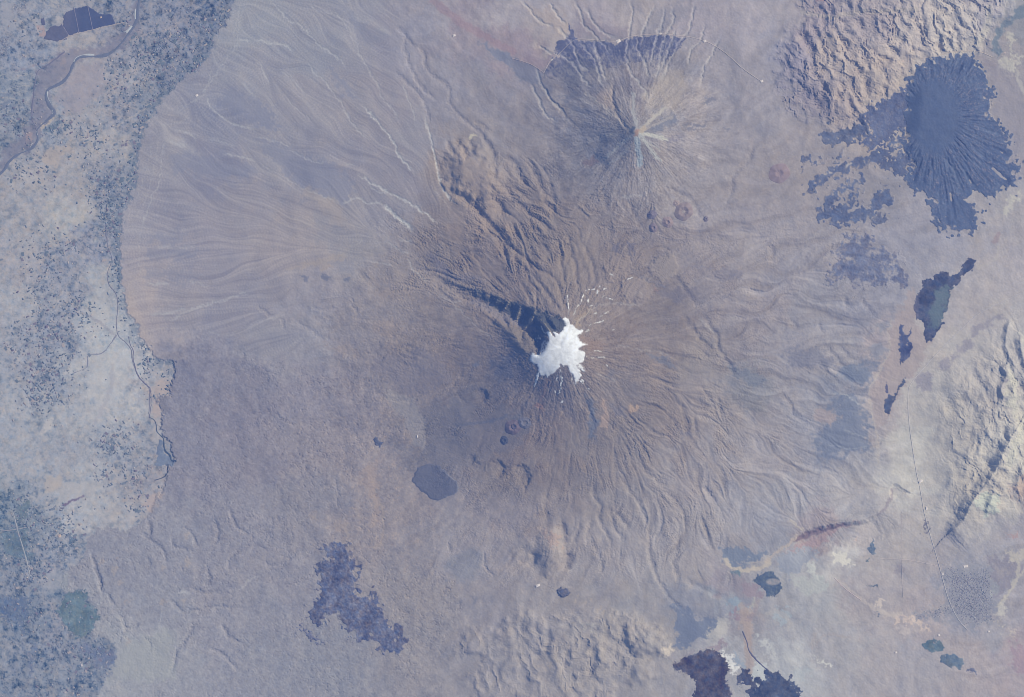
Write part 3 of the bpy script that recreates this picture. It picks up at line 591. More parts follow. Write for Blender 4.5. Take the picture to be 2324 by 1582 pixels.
# flank markings right of the summit
for s, c, k in (('600,1120 640,1140 655,1230 640,1340 590,1290 610,1220', (160, 145, 152), .9), ('780,1160 860,1170 850,1205 800,1205', (172, 152, 152), .8), ('320,1180 340,1220 330,1300 315,1260', (160, 146, 152), .8), ('230,980 265,960 240,1080 190,1180 190,1100', (142, 120, 132), .8),
                ('500,1080 560,1180 580,1290 560,1400 530,1380 520,1250', (108, 117, 148), .8), ('900,810 1050,850 1140,940 1040,900 920,840', (112, 118, 146), .7), ('1430,880 1560,930 1700,960 1742,1000 1620,1050 1500,960', (122, 128, 152), .7), ('960,370 1000,375 960,400', (160, 138, 148), .7), ('650,60 740,80 740,140 680,120', (110, 112, 142), .7), ('770,60 830,70 820,160 790,140', (108, 110, 140), .7),
                ('800,230 870,290 960,340 1070,350 1040,370 900,320', (115, 118, 145), .7), ('960,390 1250,370 1270,450 1100,470', (118, 117, 141), .7), ('1330,260 1440,240 1560,270 1540,320 1400,340', (125, 124, 148), .6), ('1390,430 1530,390 1460,430', (115, 117, 146), .7),
                ('300,900 370,890 420,1100 420,1300 330,1180 240,1240 170,1150 180,1000 260,970', (112, 112, 138), .55), ('640,900 740,960 660,980', (112, 115, 142), .6), ('660,1150 760,1180 780,1260 700,1240', (114, 116, 143), .6),
                ('0,1220 100,1240 130,1300 60,1310 0,1290', (112, 116, 144), .5), ('160,1170 200,1150 200,1220', (150, 122, 135), .6), ('430,640 500,570 560,500 480,540 420,600', (160, 148, 150), .7), ('450,690 640,760 600,830 480,780', (140, 125, 136), .5), ('440,480 560,520 480,600 440,600', (140, 130, 140), .5),
                ('735,370 780,315 860,305 910,330 915,370 950,400 930,450 850,460 760,440', (142, 135, 149), .8), ('640,200 690,150 790,150 800,260 700,330 640,330', (142, 134, 147), .8), ('930,230 1000,160 1090,140 1110,220 1095,300 1020,330', (144, 138, 151), .8), ('1130,1330 1250,1370 1160,1400', (122, 124, 150), .5), ('870,890 1010,870 1040,890 1000,910', (150, 138, 148), .5)):
    tint('B3', s, c, k, 3, 0, 3, 1.5)
# gorge rock: one pale wall, the other's rock darkened to paint in its shade
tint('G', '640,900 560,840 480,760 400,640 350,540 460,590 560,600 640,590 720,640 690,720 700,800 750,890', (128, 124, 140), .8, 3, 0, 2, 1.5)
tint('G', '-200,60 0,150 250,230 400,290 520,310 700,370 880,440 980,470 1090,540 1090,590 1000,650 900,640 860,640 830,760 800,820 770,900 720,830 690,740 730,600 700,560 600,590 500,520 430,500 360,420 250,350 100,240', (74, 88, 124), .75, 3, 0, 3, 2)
for s_ in ('730,420 700,490 655,560 600,625', '550,365 540,430 515,505', '425,295 405,340 372,385', '890,650 850,570 770,480'): stroke('G', s_, (150, 142, 149), 3.4, .85, .05)  # lit ribs painted paler across the shaded wall
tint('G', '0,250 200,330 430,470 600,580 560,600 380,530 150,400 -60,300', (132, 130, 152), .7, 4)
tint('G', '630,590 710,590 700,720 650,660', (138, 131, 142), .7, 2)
# little cone: streaks of pale and dark scree, warm caps
tint('A3', '480,890 600,880 760,920 820,940 760,1040 640,1130 560,1150 500,1100 480,1000', (128, 131, 156), .4, 8, 3, 4)  # left flank turned from the sun, its shade painted into the colour
tint('A3', '470,1100 500,1070 560,1075 580,1110 540,1130 480,1130', (124, 116, 138), .8, 3)
tint('A3', '1000,560 1100,500 1180,560 1180,640 1080,690 980,640', (156, 149, 158), .5, 12, 3, 5)
tint('A3', '540,640 620,600 690,640 690,740 620,760', (158, 146, 155), .5, 8, 3, 4)
tint('A3', '960,850 1080,790 1110,800 1100,840 980,900 900,900', (116, 122, 150), .8, 5)
tint('A3', '1040,940 1160,915 1120,970 1040,975', (132, 130, 154), .7, 4)
for s in ('1290,690 1330,660 1370,680 1300,720', '1150,850 1240,850 1330,840 1260,880 1170,870', '1440,860 1500,890 1470,890', '400,840 410,870 395,870', '340,700 500,750 560,780 420,770', '300,680 420,640 430,670 340,690', '450,870 540,850 540,870 470,890'): tint('A3', s, (114, 118, 146), .75, 3, 0, 4, 2)
for s, wd, c, k in (('845,900 825,780 820,640', 3.5, (160, 162, 176), .5), ('835,915 690,800 600,720 500,640', 3, (165, 160, 170), .5), ('855,905 930,830 1040,740', 3, (168, 165, 172), .55), ('865,912 950,930 1040,955', 3.5, (176, 176, 182), .6), ('862,925 930,1020 1000,1100', 3, (172, 175, 184), .5), ('840,950 850,1010 858,1080 856,1130', 5, (156, 164, 182), .75), ('800,935 700,1020 620,1090', 2.5, (150, 153, 170), .5), ('780,925 700,925 580,930', 2.5, (148, 148, 166), .4), ('870,890 980,850 1080,800', 2.5, (160, 155, 165), .4), ('790,1010 720,1080 650,1120', 2, (150, 153, 170), .4), ('870,900 890,880', 4, (158, 150, 156), .8), ('845,895 835,930', 3.5, (150, 132, 142), .8), ('860,940 960,1000 1000,1030', 2.2, (168, 168, 178), .4)):
    stroke('A3', s, c, wd * 1.25, min(1, k * 1.45), .03)
tint('A3', '785,880 830,880 835,910 800,915', (86, 98, 132), .8, 2)
tint('A2', '1510,275 1600,320 1742,390 1742,480 1640,410 1560,340', (120, 128, 158), .7, 4, 0, 3)
tint('A3', '0,400 130,440 200,500 180,580 60,560 0,480', (118, 124, 153), .7, 4, 0, 3)
tint('A3', '100,370 240,400 280,360 300,385 250,420 215,495 150,445 90,425', (146, 134, 155), .6, 4); tint('A3', '430,150 500,130 800,200 780,250 560,265 450,250', (142, 134, 155), .5, 8, 3, 4)
stroke('A2', '1200,0 1290,80 1400,160 1550,250 1742,355', (152, 132, 152), 9, .55)
tint('A3', '130,70 290,60 400,180 340,250 260,180', (172, 158, 162), .5, 10, 3, 5)
tint('A3', '1150,20 1250,60 1100,180 900,230 950,100 1050,60', (136, 136, 158), .5, 8, 3, 4)
# top right and the dark edge of the marsh
tint('A4', '1742,20 1640,120 1560,200 1520,280 1505,340 1540,390 1580,350 1560,290 1600,200 1700,130 1800,60', (112, 126, 152), .8, 3)
for s in ('1550,410 1600,400 1680,420 1670,480 1620,490 1570,460', '1620,230 1680,230 1650,330 1690,400 1742,380 1742,420 1650,410', '1640,1330 1720,1310 1660,1400 1620,1480 1600,1440'): tint('A4', s, (192, 188, 186), .7, 3, 0, 4, 2)
tint('A4', '1390,370 1500,390 1560,450 1560,560 1480,480', (146, 140, 158), .7, 5)
tint('A4', '320,-10 420,-20 410,10 330,15', (158, 128, 142), .8, 2)
for x, y in ((800, 460), (910, 430), (1595, 355)): blob(*T('A4', '%f,%f' % (x, y))[0], 3, 3, (198, 180, 182), .9)
tint('A4', '1580,430 1720,560 1742,800 1700,1000 1650,900 1600,850 1530,760 1550,620 1480,480', (146, 143, 163), .6, 6)
# wetland ground of the right hand valley
tint('B4', '1000,380 960,420 900,520 840,600 820,700 830,800 770,920 690,1080 700,1200 740,1350 790,1300 850,1180 930,1020 1030,900 1080,780 1130,720 1000,640', (160, 150, 162), .7, 4, 0, 4, 1)
for s in ('1145,900 1190,850 1240,860 1240,910 1180,930', '1235,830 1270,805 1290,840 1250,860', '1290,770 1350,720 1390,760 1330,820 1290,820', '1370,700 1390,640 1440,610 1470,640 1430,690', '1460,610 1600,550 1610,580 1480,630', '1000,990 1040,940 1120,950 1110,1050 1060,1080 1010,1050', '1590,960 1650,1040 1650,1120 1600,1080'): tint('B4', s, (145, 142, 163), .75, 4)
tint('B4', '510,900 640,880 720,940 640,1040 540,1010 480,950', (117, 127, 157), .8, 9, 2, 5, 1)
tint('B4', '640,850 760,860 780,890 720,940', (114, 123, 154), .75, 7, 0, 5, 2)
tint('B4', '440,1090 560,1110 640,1180 680,1300 690,1450 560,1500 380,1540 300,1420 400,1290 480,1240 420,1180', (118, 127, 157), .8, 9, 2, 6, 2)
tint('B4', '310,1200 420,1190 480,1240 440,1300 320,1270', (160, 148, 160), .6, 5)
tint('B4', '120,780 330,770 420,860 430,940 340,900 120,920', (118, 122, 150), .55, 5, 0, 5, 2)
tint('B4', '730,620 830,600 800,680 720,650', (125, 134, 160), .5, 6); tint('B4', '660,780 780,740 830,800 720,850', (128, 136, 162), .5, 6)
for s in ('1640,900 1690,1000 1700,1200 1680,1330 1660,1230 1620,1150 1600,1060', '1690,640 1742,760 1742,700', '1720,1180 1742,1350 1640,1582 1600,1582 1690,1350'): tint('B4', s, (190, 188, 186), .6, 4, 0, 4, 2)
for s, c, k in (('440,600 550,590 560,690 510,690 440,640', (206, 201, 200), .85), ('870,1020 960,1030 1040,1070 1110,1110 1090,1130 960,1070 880,1050', (196, 181, 182), .8), ('310,1300 370,1310 450,1350 440,1380 340,1330', (198, 196, 198), .8), ('290,650 330,720 390,780 400,860 340,800 270,720', (186, 187, 192), .7), ('730,910 780,910 810,935 760,950', (200, 188, 188), .8), ('580,490 615,485 605,525 585,520', (195, 178, 180), .7), ('160,760 390,770 400,860 260,880 170,820', (172, 174, 182), .6),
                ('60,620 280,560 330,620 150,760 80,700', (150, 155, 176), .6), ('60,970 130,960 140,1040 60,1100', (160, 168, 184), .6), ('1040,380 1065,385 1095,480 1065,485', (118, 118, 145), .8), ('1610,600 1742,560 1742,640 1650,660 1610,640', (178, 172, 175), .7), ('1560,700 1630,710 1620,760 1560,740', (184, 178, 180), .7), ('1520,760 1560,800 1550,880 1520,850', (170, 176, 180), .7), ('1500,600 1720,680 1700,760 1560,920 1510,760', (138, 134, 156), .5), ('1560,950 1620,940 1600,1040 1560,1020', (184, 180, 184), .7), ('1550,1070 1570,1070 1565,1110', (195, 188, 185), .8),
                ('1400,250 1500,180 1580,240 1540,330 1480,370', (176, 184, 186), .5), ('1680,80 1742,60 1742,230 1690,250', (172, 156, 160), .5), ('1600,480 1700,470 1690,520', (172, 148, 158), .6), ('120,590 200,540 500,400 620,385 520,430 330,560', (160, 140, 156), .5), ('860,690 960,720 1000,690 880,740', (148, 142, 160), .5), ('1650,1230 1742,1200 1742,1420 1660,1380', (160, 143, 162), .6), ('860,1100 960,1100 980,1150 900,1150', (190, 180, 185), .5), ('1640,1130 1700,1140 1660,1160', (190, 180, 180), .6), ('0,1200 80,1310 20,1320 0,1270', (182, 182, 190), .6), ('160,1390 300,1370 260,1453 170,1453', (172, 176, 188), .6)):
    tint('C4', s, c, min(1, k * 1.3), 2, 0, 5, 2.2)
tint('C4', '1200,700 1350,700 1500,690 1530,800 1540,950 1540,1060 1400,1110 1300,1080 1250,1010 1180,1050 1010,1050 1000,1005 1100,980 1225,930 1195,800', (143, 145, 165), .75, 8, 2, 8, 3)
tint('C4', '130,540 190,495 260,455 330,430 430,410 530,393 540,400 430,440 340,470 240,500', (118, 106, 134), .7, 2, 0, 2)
for s, c, k in (('1420,680 1520,690 1600,720 1700,690 1742,640 1742,680 1640,725 1540,720', (186, 178, 176), .8), ('1490,720 1540,710 1550,770 1500,760', (112, 128, 152), .8), ('1480,900 1570,890 1590,960 1480,1000', (142, 154, 176), .7), ('1330,1130 1400,1040 1480,1040 1480,1120 1360,1190 1330,1180', (182, 178, 183), .6), ('1400,1250 1440,1270 1500,1310 1540,1370 1480,1410 1470,1350 1430,1300', (212, 210, 214), .9), ('1080,1320 1200,1290 1330,1230 1400,1200 1480,1220 1420,1250 1250,1260 1130,1310', (152, 142, 160), .7), ('1030,1240 1080,1240 1090,1290 1040,1300', (190, 180, 180), .7), ('1640,1150 1742,1200 1742,1250 1650,1200', (190, 190, 196), .6), ('1490,1240 1600,1380 1590,1420 1500,1300', (150, 160, 182), .6), ('1640,1300 1742,1390 1742,1453 1620,1453', (188, 192, 200), .6),
                ('1560,1000 1610,950 1620,1100 1600,1260 1560,1180', (170, 158, 164), .6), ('1100,920 1250,1030 1400,1060 1300,1160 1180,1240 1110,1230', (118, 127, 157), .7), ('1410,580 1500,570 1742,600 1600,680 1480,690 1420,650', (122, 132, 160), .7), ('1560,660 1700,640 1742,600 1742,640 1640,690', (180, 172, 176), .5), ('430,1060 560,1100 580,1130 480,1100', (182, 178, 180), .5), ('230,1330 280,1310 270,1380', (168, 158, 162), .6), ('220,450 300,480 320,560 220,540', (164, 148, 156), .6), ('380,700 420,710 400,730', (190, 185, 192), .6), ('1620,920 1660,920 1660,960 1625,960', (170, 168, 172), .7), ('1480,1000 1560,980 1540,1050 1490,1040', (148, 132, 152), .6), ('1560,770 1700,880 1640,920 1560,850', (148, 136, 156), .6)):
    tint('C3', s, c, min(1, k * 1.3), 2, 0, 4.5, 2.2)
for t, s_, c, wd, k in (('C3', '1440,640 1480,690 1560,712 1640,716 1700,690 1742,650', (184, 174, 173), 4.5, .9), ('C4', '-10,655 60,590 130,548 200,480', (178, 167, 170), 3.5, .8), ('B4', '830,600 815,700 825,800 770,910 690,1060 700,1200 735,1350 745,1450 750,1560', (178, 170, 174), 2.0, .6), ('C4', '840,170 830,230 790,300 740,350', (140, 133, 154), 3, .6), ('C4', '880,160 1020,165', (182, 176, 178), 1.5, .5),
    ('C3', '1560,960 1580,1060 1595,1180 1605,1300 1610,1400', (166, 152, 158), 9, .7), ('C3', '1500,760 1530,840 1560,900 1600,930', (140, 136, 156), 10, .6), ('C3', '1660,920 1640,1000 1600,1050', (150, 138, 154), 6, .5), ('C4', '160,380 200,420 230,440', (182, 174, 174), 3, .6), ('C4', '0,1010 80,1000 150,1080 140,1110', (172, 168, 176), 6, .6), ('C4', '480,780 560,850 640,920 700,960', (186, 176, 180), 2.5, .6),
    ('C4', '700,960 820,1020 900,1010', (190, 180, 182), 5, .6), ('C4', '1640,640 1700,680 1640,860 1560,960', (182, 176, 176), 3.5, .7), ('C4', '1742,690 1640,870 1600,920', (184, 178, 178), 2.5, .7), ('C4', '1000,1020 1100,980 1300,960', (168, 162, 170), 2.5, .4), ('C4', '320,1150 300,1260 380,1160 560,1170', (168, 160, 168), 3, .5), ('A4', '1742,640 1700,560 1690,480', (182, 178, 182), 4, .6), ('B4', '1560,90 1540,180 1420,250', (178, 172, 178), 2.5, .6), ('B4', '1540,60 1560,10', (150, 136, 152), 6, .6),
    ('A4', '230,90 420,120 600,90 850,80 1000,70', (170, 164, 170), 5, .5), ('A4', '1500,60 1480,200 1420,300', (182, 178, 180), 8, .5), ('C1', '880,1400 700,1453', (160, 160, 172), 8, .4), ('C2', '760,20 800,150 810,300 800,420', (166, 152, 157), 5, .5), ('C2', '840,250 870,330 850,520', (164, 152, 156), 3, .5)):
    stroke(t, s_, c, wd, k, .07)
for x, y in ((430, 930), (500, 930), (580, 990), (600, 970), (620, 1000), (540, 920), (450, 890)): blob(*T('C3', '%f,%f' % (x, y))[0], 2.5, 6, (176, 164, 164), .6, .2, .5)
blob(*T('A2', '1472,925')[0], 5, 5, (190, 182, 176), .9)
# lower left lava country: pale pockets
for x, y, r in ((690, 670, 12), (1100, 710, 9), (1270, 660, 12), (780, 640, 6), (780, 720, 8), (860, 940, 8), (1100, 935, 10), (1240, 920, 7), (870, 1210, 10), (830, 800, 7), (1270, 490, 8), (920, 1390, 8)): blob(*T('C1', '%f,%f' % (x, y))[0], r * .7, r, (168, 158, 164), .55, random.random() * 3)
tint('C1', '800,1230 1060,1160 1180,1150 1200,1220 1170,1300 1190,1453 720,1470', (158, 160, 172), .75, 8, 3, 5)
tint('C1', '310,740 420,700 470,760 440,870 330,850 290,800', (156, 160, 174), .7, 6, 2, 4)
# floodplain of the big river and the salt plain
tint('A1', '900,0 960,0 950,150 930,240 820,330 740,380 590,390 500,430 480,500 420,570 330,610 320,700 380,760 360,800 290,860 260,960 220,1020 120,1060 60,1110 0,1200 0,1080 60,1000 170,900 210,830 210,700 240,560 260,480 340,420 430,350 520,330 700,320 800,240 880,170', (127, 128, 152), .6, 5, 0, 4, 1.5)
tint('A1', '170,930 210,890 240,920 200,980', (166, 150, 158), .7, 3); tint('A1', '430,380 450,400 420,450 410,430', (162, 152, 160), .6, 3)
tint('A1', '400,600 560,430 700,420 720,560 700,640 560,740 440,760 380,680', (152, 148, 165), .5, 8, 3, 4)
tint('A1', '270,870 370,790 380,800 290,880', (184, 172, 166), .8, 2); tint('A1', '300,880 400,810 410,830 340,900', (110, 128, 152), .8, 2)
tint('A1', '300,1020 480,980 500,1020 400,1060 390,1150 290,1110', (178, 168, 168), .7, 4); tint('A1', '620,230 680,210 660,280 560,300', (180, 172, 174), .6, 4)
tint('A1', '270,190 310,185 320,250 270,240', (170, 150, 158), .7, 3); tint('A1', '10,20 90,30 120,180 60,230 10,150', (158, 160, 174), .6, 6)
for s in ('600,400 700,390 740,480 780,560 700,640 620,620', '600,840 860,830 880,960 850,1030 640,1250 580,1260 660,1040 560,900', '850,1170 920,1170 960,1210 850,1240'): tint('B1', s, (184, 183, 188), .45, 10, 4, 6, 2)
for s in ('130,1020 ,300,1260 370,1260 330,1350 300,1350'.replace('130,1020 ,', ''), '900,1180 960,1190 950,1230 910,1230'): tint('B1', s, (192, 188, 190), .7, 4)
tint('B1', '1060,1000 1110,980 1160,1020 1140,1110 1060,1100', (178, 166, 168), .7, 4); tint('B1', '1030,1120 1060,1110 1100,1200 1090,1260 1040,1260', (176, 164, 168), .7, 3)
tint('B1', '880,380 900,420 980,640 1020,740 960,720 900,560 860,500', (182, 168, 170), .4, 6)
tint('C1', '290,90 430,80 420,140 330,200 300,140', (180, 172, 172), .7, 4); tint('C1', '400,150 640,110 700,160 560,210 400,270', (176, 174, 180), .5, 6)
tint('C1', '1010,210 1120,190 1060,280 1010,330 960,280', (180, 164, 166), .6, 4)
tint('C1', '420,275 570,210 575,216 440,285', (116, 108, 140), .9, 1.2, 0, 1, .5)
C += PALE[..., None] * (np.array((186, 186, 194), F32) - C) * .9
# tracks on the ground surface of the plain
for t, s, wd, c, k in (('A1', '990,230 1120,210 1250,130 1400,0', 1.6, (170, 164, 172), .5), ('A1', '880,200 990,230 980,240', 1.4, (170, 164, 172), .4), ('A1', '780,860 900,790 980,740 1000,700', 2, (176, 172, 176), .6), ('A1', '920,850 1020,815', 2, (184, 176, 178), .6), ('A1', '100,480 340,420 440,360', 1.4, (150, 140, 156), .5), ('A1', '300,1025 460,1030 600,960', 1.2, (150, 148, 160), .4), ('B1', '560,540 660,600 780,690', 3, (150, 150, 166), .5), ('B1', '360,600 540,560', 1.6, (178, 176, 182), .5), ('B1', '760,900 760,1030 700,1170 640,1300', 5, (160, 160, 174), .4),
                       ('C1', '30,0 50,120 40,220', 2.2, (165, 166, 176), .6), ('C1', '640,150 590,260 560,360', 1.6, (182, 180, 186), .4), ('C1', '0,1100 180,1300 240,1453', 1.6, (162, 162, 174), .5), ('C1', '330,920 400,1050 530,1180', 2, (166, 160, 170), .5), ('C1', '270,1060 330,1000 360,1060', 2, (168, 164, 172), .5)):
    stroke(t, s, c, wd, k, .03)
# strips of orchard and plough in the upper left corner
wrng = np.random.RandomState(5)
for t, xs, ys, an in (('A1', (10, 170), (560, 820), .12), ('A1', (0, 60), (480, 760), -.2), ('A1', (250, 480), (0, 60), .6), ('A1', (100, 200), (480, 700), .05)):
    for _ in range(34):
        px, py = wrng.uniform(*xs), wrng.uniform(*ys)
        cx_, cy_ = T(t, '%f,%f' % (px, py))[0]
        blob(cx_, cy_, wrng.uniform(5, 11), wrng.uniform(1.2, 2.4), [(120, 132, 158), (170, 170, 178), (135, 145, 165)][wrng.randint(3)], .6, an + wrng.normal(0, .1), .4)
C += (1 - PL)[..., None] * np.array((-.5, 1.6, -1.6), F32)
C = np.clip(C, 30, 240)
ALB = refl(C)

# ---------------------------------------------------------------- materials
def mat(name, col=None, rough=.95, attr=False, grain=.10, scale=.6, spec=.05):
    m = bpy.data.materials.new(name); m.use_nodes = True
    nt = m.node_tree; b = nt.nodes['Principled BSDF']
    b.inputs['Roughness'].default_value = rough
    b.inputs['Specular IOR Level'].default_value = spec
    tc = nt.nodes.new('ShaderNodeTexCoord'); nz = nt.nodes.new('ShaderNodeTexNoise')
    nz.inputs['Scale'].default_value = scale; nz.inputs['Detail'].default_value = 4
    nt.links.new(tc.outputs['Object'], nz.inputs['Vector'])
    mr = nt.nodes.new('ShaderNodeMapRange')
    mr.inputs['From Min'].default_value = .25; mr.inputs['From Max'].default_value = .75
    mr.inputs['To Min'].default_value = 1 - grain; mr.inputs['To Max'].default_value = 1 + grain
    nt.links.new(nz.outputs['Fac'], mr.inputs['Value'])
    mx = nt.nodes.new('ShaderNodeVectorMath'); mx.operation = 'SCALE'
    if attr:
        at = nt.nodes.new('ShaderNodeAttribute'); at.attribute_name = 'rock'
        nt.links.new(at.outputs['Color'], mx.inputs[0])
    else:
        mx.inputs[0].default_value = [float(v) for v in refl(col)]
    nt.links.new(mr.outputs['Result'], mx.inputs['Scale'])
    nt.links.new(mx.outputs['Vector'], b.inputs['Base Color'])
    return m
M_GROUND = mat('ground', attr=True, scale=2.0, grain=.045)
M_LAVA = mat('lava_rock', attr=True, scale=1.6, grain=.10)
M_SNOW = mat('snow', attr=True, scale=.8, grain=.03, rough=.7)

# ---------------------------------------------------------------- mesh plumbing
def mesh_obj(name, v, f, material, attr=None, parent=None):
    v = np.asarray(v, F32); f = np.asarray(f, np.int32)
    me = bpy.data.meshes.new(name)
    nf, k = f.shape
    me.vertices.add(len(v)); me.vertices.foreach_set('co', v.ravel())
    me.loops.add(nf * k); me.loops.foreach_set('vertex_index', f.ravel())
    me.polygons.add(nf); me.polygons.foreach_set('loop_start', np.arange(0, nf * k, k, dtype=np.int32))
    me.polygons.foreach_set('loop_total', np.full(nf, k, np.int32))
    me.update(calc_edges=True)
    if attr is not None:
        a = me.attributes.new('rock', 'FLOAT_COLOR', 'POINT')
        a.data.foreach_set('color', np.concatenate([attr, np.ones((len(attr), 1), F32)], 1).astype(F32).ravel())
    me.materials.append(material)
    o = bpy.data.objects.new(name, me); COL.objects.link(o)
    if parent: o.parent = parent
    return o
def tag(o, label=None, cat=None, group=None, kind=None):
    if label: o['label'] = label
    if cat: o['category'] = cat
    if group: o['group'] = group
    if kind: o['kind'] = kind
    return o
def world(x, y, z):
    return (x - CX) * S, -(y - CY) * S, z * S
def grid_piece(name, cells, Xg, Yg, Z, A, material):
    ny, nx = Z.shape
    iy, ix = np.nonzero(cells)
    i = iy * nx + ix
    q = np.stack([i, i + nx, i + nx + 1, i + 1], 1)
    u, inv = np.unique(q, return_inverse=True)
    bx, by, bz = world(Xg.ravel()[u], Yg.ravel()[u], Z.ravel()[u])
    return mesh_obj(name, np.stack([bx, by, bz], 1), inv.reshape(q.shape), material, A.reshape(-1, 3)[u])

# the land continues past the mapped sheet as a plain coarse apron
px0 = np.array([-9000, -5000, -2500, -1200, -600, -300], F32); px1 = np.array([2640, 3000, 3700, 5000, 7500, 11500], F32)
py0 = np.array([-9000, -5000, -2500, -1200, -600, -280], F32); py1 = np.array([1860, 2200, 2900, 4200, 6500, 10500], F32)
ex = np.concatenate([px0, gx, px1]); ey = np.concatenate([py0, gy, py1])
EX, EY = np.meshgrid(ex, ey)
EH = np.pad(H, 6, mode='edge'); EA = np.pad(ALB, ((6, 6), (6, 6), (0, 0)), mode='edge')
dout = np.maximum(np.maximum(gx[0] - EX, EX - gx[-1]), np.maximum(gy[0] - EY, EY - gy[-1]))
fo = sst(0, 115, dout)
EH = EH * (1 - fo) + 12 * fo
EA = EA * (1 - fo[..., None]) + refl((150, 146, 162)) * fo[..., None]
REG = np.full(X.shape, 0, np.int8)                      # 0 valley floor
REG[FAN > .5] = 1
REG[AP > .5] = 2
rq = rr * (1 + .06 * W1)
REG[(REG != 1) & (rq < 560) & (AP < .5)] = 3
REG[(rl * (1 + .06 * W2) < 255)] = 4
REG[BAD > .5] = 5; REG[SE > .5] = 6; REG[BOT > .5] = 7
REG[PL > .5] = 8
ER = np.pad(REG, 6, mode='edge')[:-1, :-1]
info = {0: ('valley_floor', 'dusty lilac grey valley and steppe ground around the volcano foot', 'valley floor'), 1: ('alluvial_fan', 'broad pale streaked alluvial fan sloping from the gorge down to the farmed plain', 'alluvial fan'),
        2: ('lava_plain', 'rugged purple grey lava country below the fan at lower left', 'lava plain'), 3: ('volcano', 'great brown grey volcano with radiating gullies that carries the snow cap', 'volcano'),
        4: ('volcano', 'smaller bare cone with radiating pale scree streaks above the great volcano', 'volcano'), 5: ('badlands', 'pale tan badland hills with sharp dark gullies beside the round dark lava', 'hills'),
        6: ('hills', 'pale hills with a long sharp shaded escarpment at right', 'hills'), 7: ('hills', 'low tan gullied hills at the bottom edge', 'hills'), 8: ('plain', 'flat farmed river plain mottled with fields and salt at left', 'plain')}
for k, (n, lb, ct) in info.items():
    cells = ER == k
    if cells.any():
        tag(grid_piece(n, cells, EX, EY, EH, EA, M_GROUND), lb, ct, kind='structure')

# ---------------------------------------------------------------- sheets that lie on the land: lava, ice, water, meadow
USED = np.zeros(X.shape, bool)
def sheet(name, parts, thick, col, material, soft=3, wf=3, wu=2, wc=0, var=4, relief=0.0, cut=None, calm=0, fl=None, smooth_z=0, warmv=1, veil=None, fade=0):
    """parts: list of polygons, or (polyline, half width) pairs -> one crusted sheet draped on the ground"""
    allp = np.vstack([p[0] if isinstance(p, tuple) else p for p in parts])
    mw = max([p[1] for p in parts if isinstance(p, tuple)] + [0])
    w = win(allp, soft + 3 * (wf + wu + wc) + mw + 8)
    x, y = warped(w, wc, wf, wu)
    s = np.full(x.shape, -1e6, F32)
    for p in parts:
        if isinstance(p, tuple):
            d, _, _ = sdist(p[0], x, y, False); s = np.maximum(s, p[1] - d)
        else:
            s = np.maximum(s, sdist(p, x, y, True))
    if cut is not None: s = s - cut[w]
    m = sst(-.2, soft, s)
    hz = H[w]
    if smooth_z: hz = np.maximum(hz * .15 + .85 * blur(H, smooth_z)[w], hz - 6)
    if fl is not None: hz = np.full_like(hz, fl)
    rel = relief * (RID2[w] * .8 + RID[w] * .6 + NC[w] * .5) if relief else 0
    z = hz - .5 + m * (thick + .5) + rel * m
    c = np.empty(x.shape + (3,), F32); c[:] = col
    g = var * (NC[w] * .7 + ND[w] * .5 + NB[w] * .5)
    c += (g + .8 * var * rimn[w])[..., None] * np.array((1, .95, .75), F32) + (var * .5 * warmv * noise_w[w])[..., None] * np.array((1, .2, -.7), F32)
    if veil is not None: c = veil(c, s, w)
    if fade:
        f_ = sst(-1, fade, s + .35 * fade * np.clip(NC[w] + .6 * ND[w], -2, 2) - fade * np.clip(1.2 * rimn[w], -.6, 1.6))[..., None]
        c = C[w] * (1 - f_) + c * f_
    ok = s > -soft * .9
    cells = ok[:-1, :-1] | ok[1:, :-1] | ok[:-1, 1:] | ok[1:, 1:]
    o = grid_piece(name, cells, X[w], Y[w], z, refl(np.clip(c, 25, 245)), material)
    return o
noise_w = noise(24, 1.8, 91)
rimn = noise(70, 2.0, 96)
crust = np.clip(1.0 * noise(20, 1.6, 92, 3.5) + .35 * ND, -2, 3)

# big round lava shield, top right: smooth ash heart, crusty lobed rim with pale gaps
shield = T('A4', '1020,440 1100,400 1160,385 1220,365 1340,365 1400,390 1440,440 1475,470 1475,530 1510,580 1545,630 1530,670 1510,700 1520,760 1560,820 1585,870 1630,900 1640,980 1660,1060 1700,1090 1690,1240 1660,1270 1600,1280 1570,1360 1520,1350 1480,1330 1440,1340 1400,1300 1340,1350 1420,1400 1440,1500 1400,1582 1330,1590 1200,1570 1130,1510 1100,1400 1040,1310 940,1270 930,1200 960,1150 900,1000 930,800 940,560 980,500')
hx, hy = T('A4', '1120,800')[0]
core = sst(1.15, .75, np.hypot((X - hx) / 62, (Y - hy) / 88)) + sst(1.1, .8, np.hypot((X - T('A4', '1290,1450')[0][0]) / 45, (Y - T('A4', '1290,1450')[0][1]) / 34)) * .5
lobes = fft_noise((256, 1024), 26, 1.6, 93, 5, cell=1.0)
tha = np.arctan2(Y - hy, X - hx); rsh = np.hypot(X - hx, Y - hy)
lob = bil(np.pad(lobes, ((0, 1), (0, 1)), mode='wrap'), (tha / (2 * math.pi) + .5) * 1024, 20 + 46 * np.log1p(rsh / 70) + 1.5 * V1)
edge_n = 1 - np.abs(noise(24, 1.7, 94, 5) + .15 * U1)
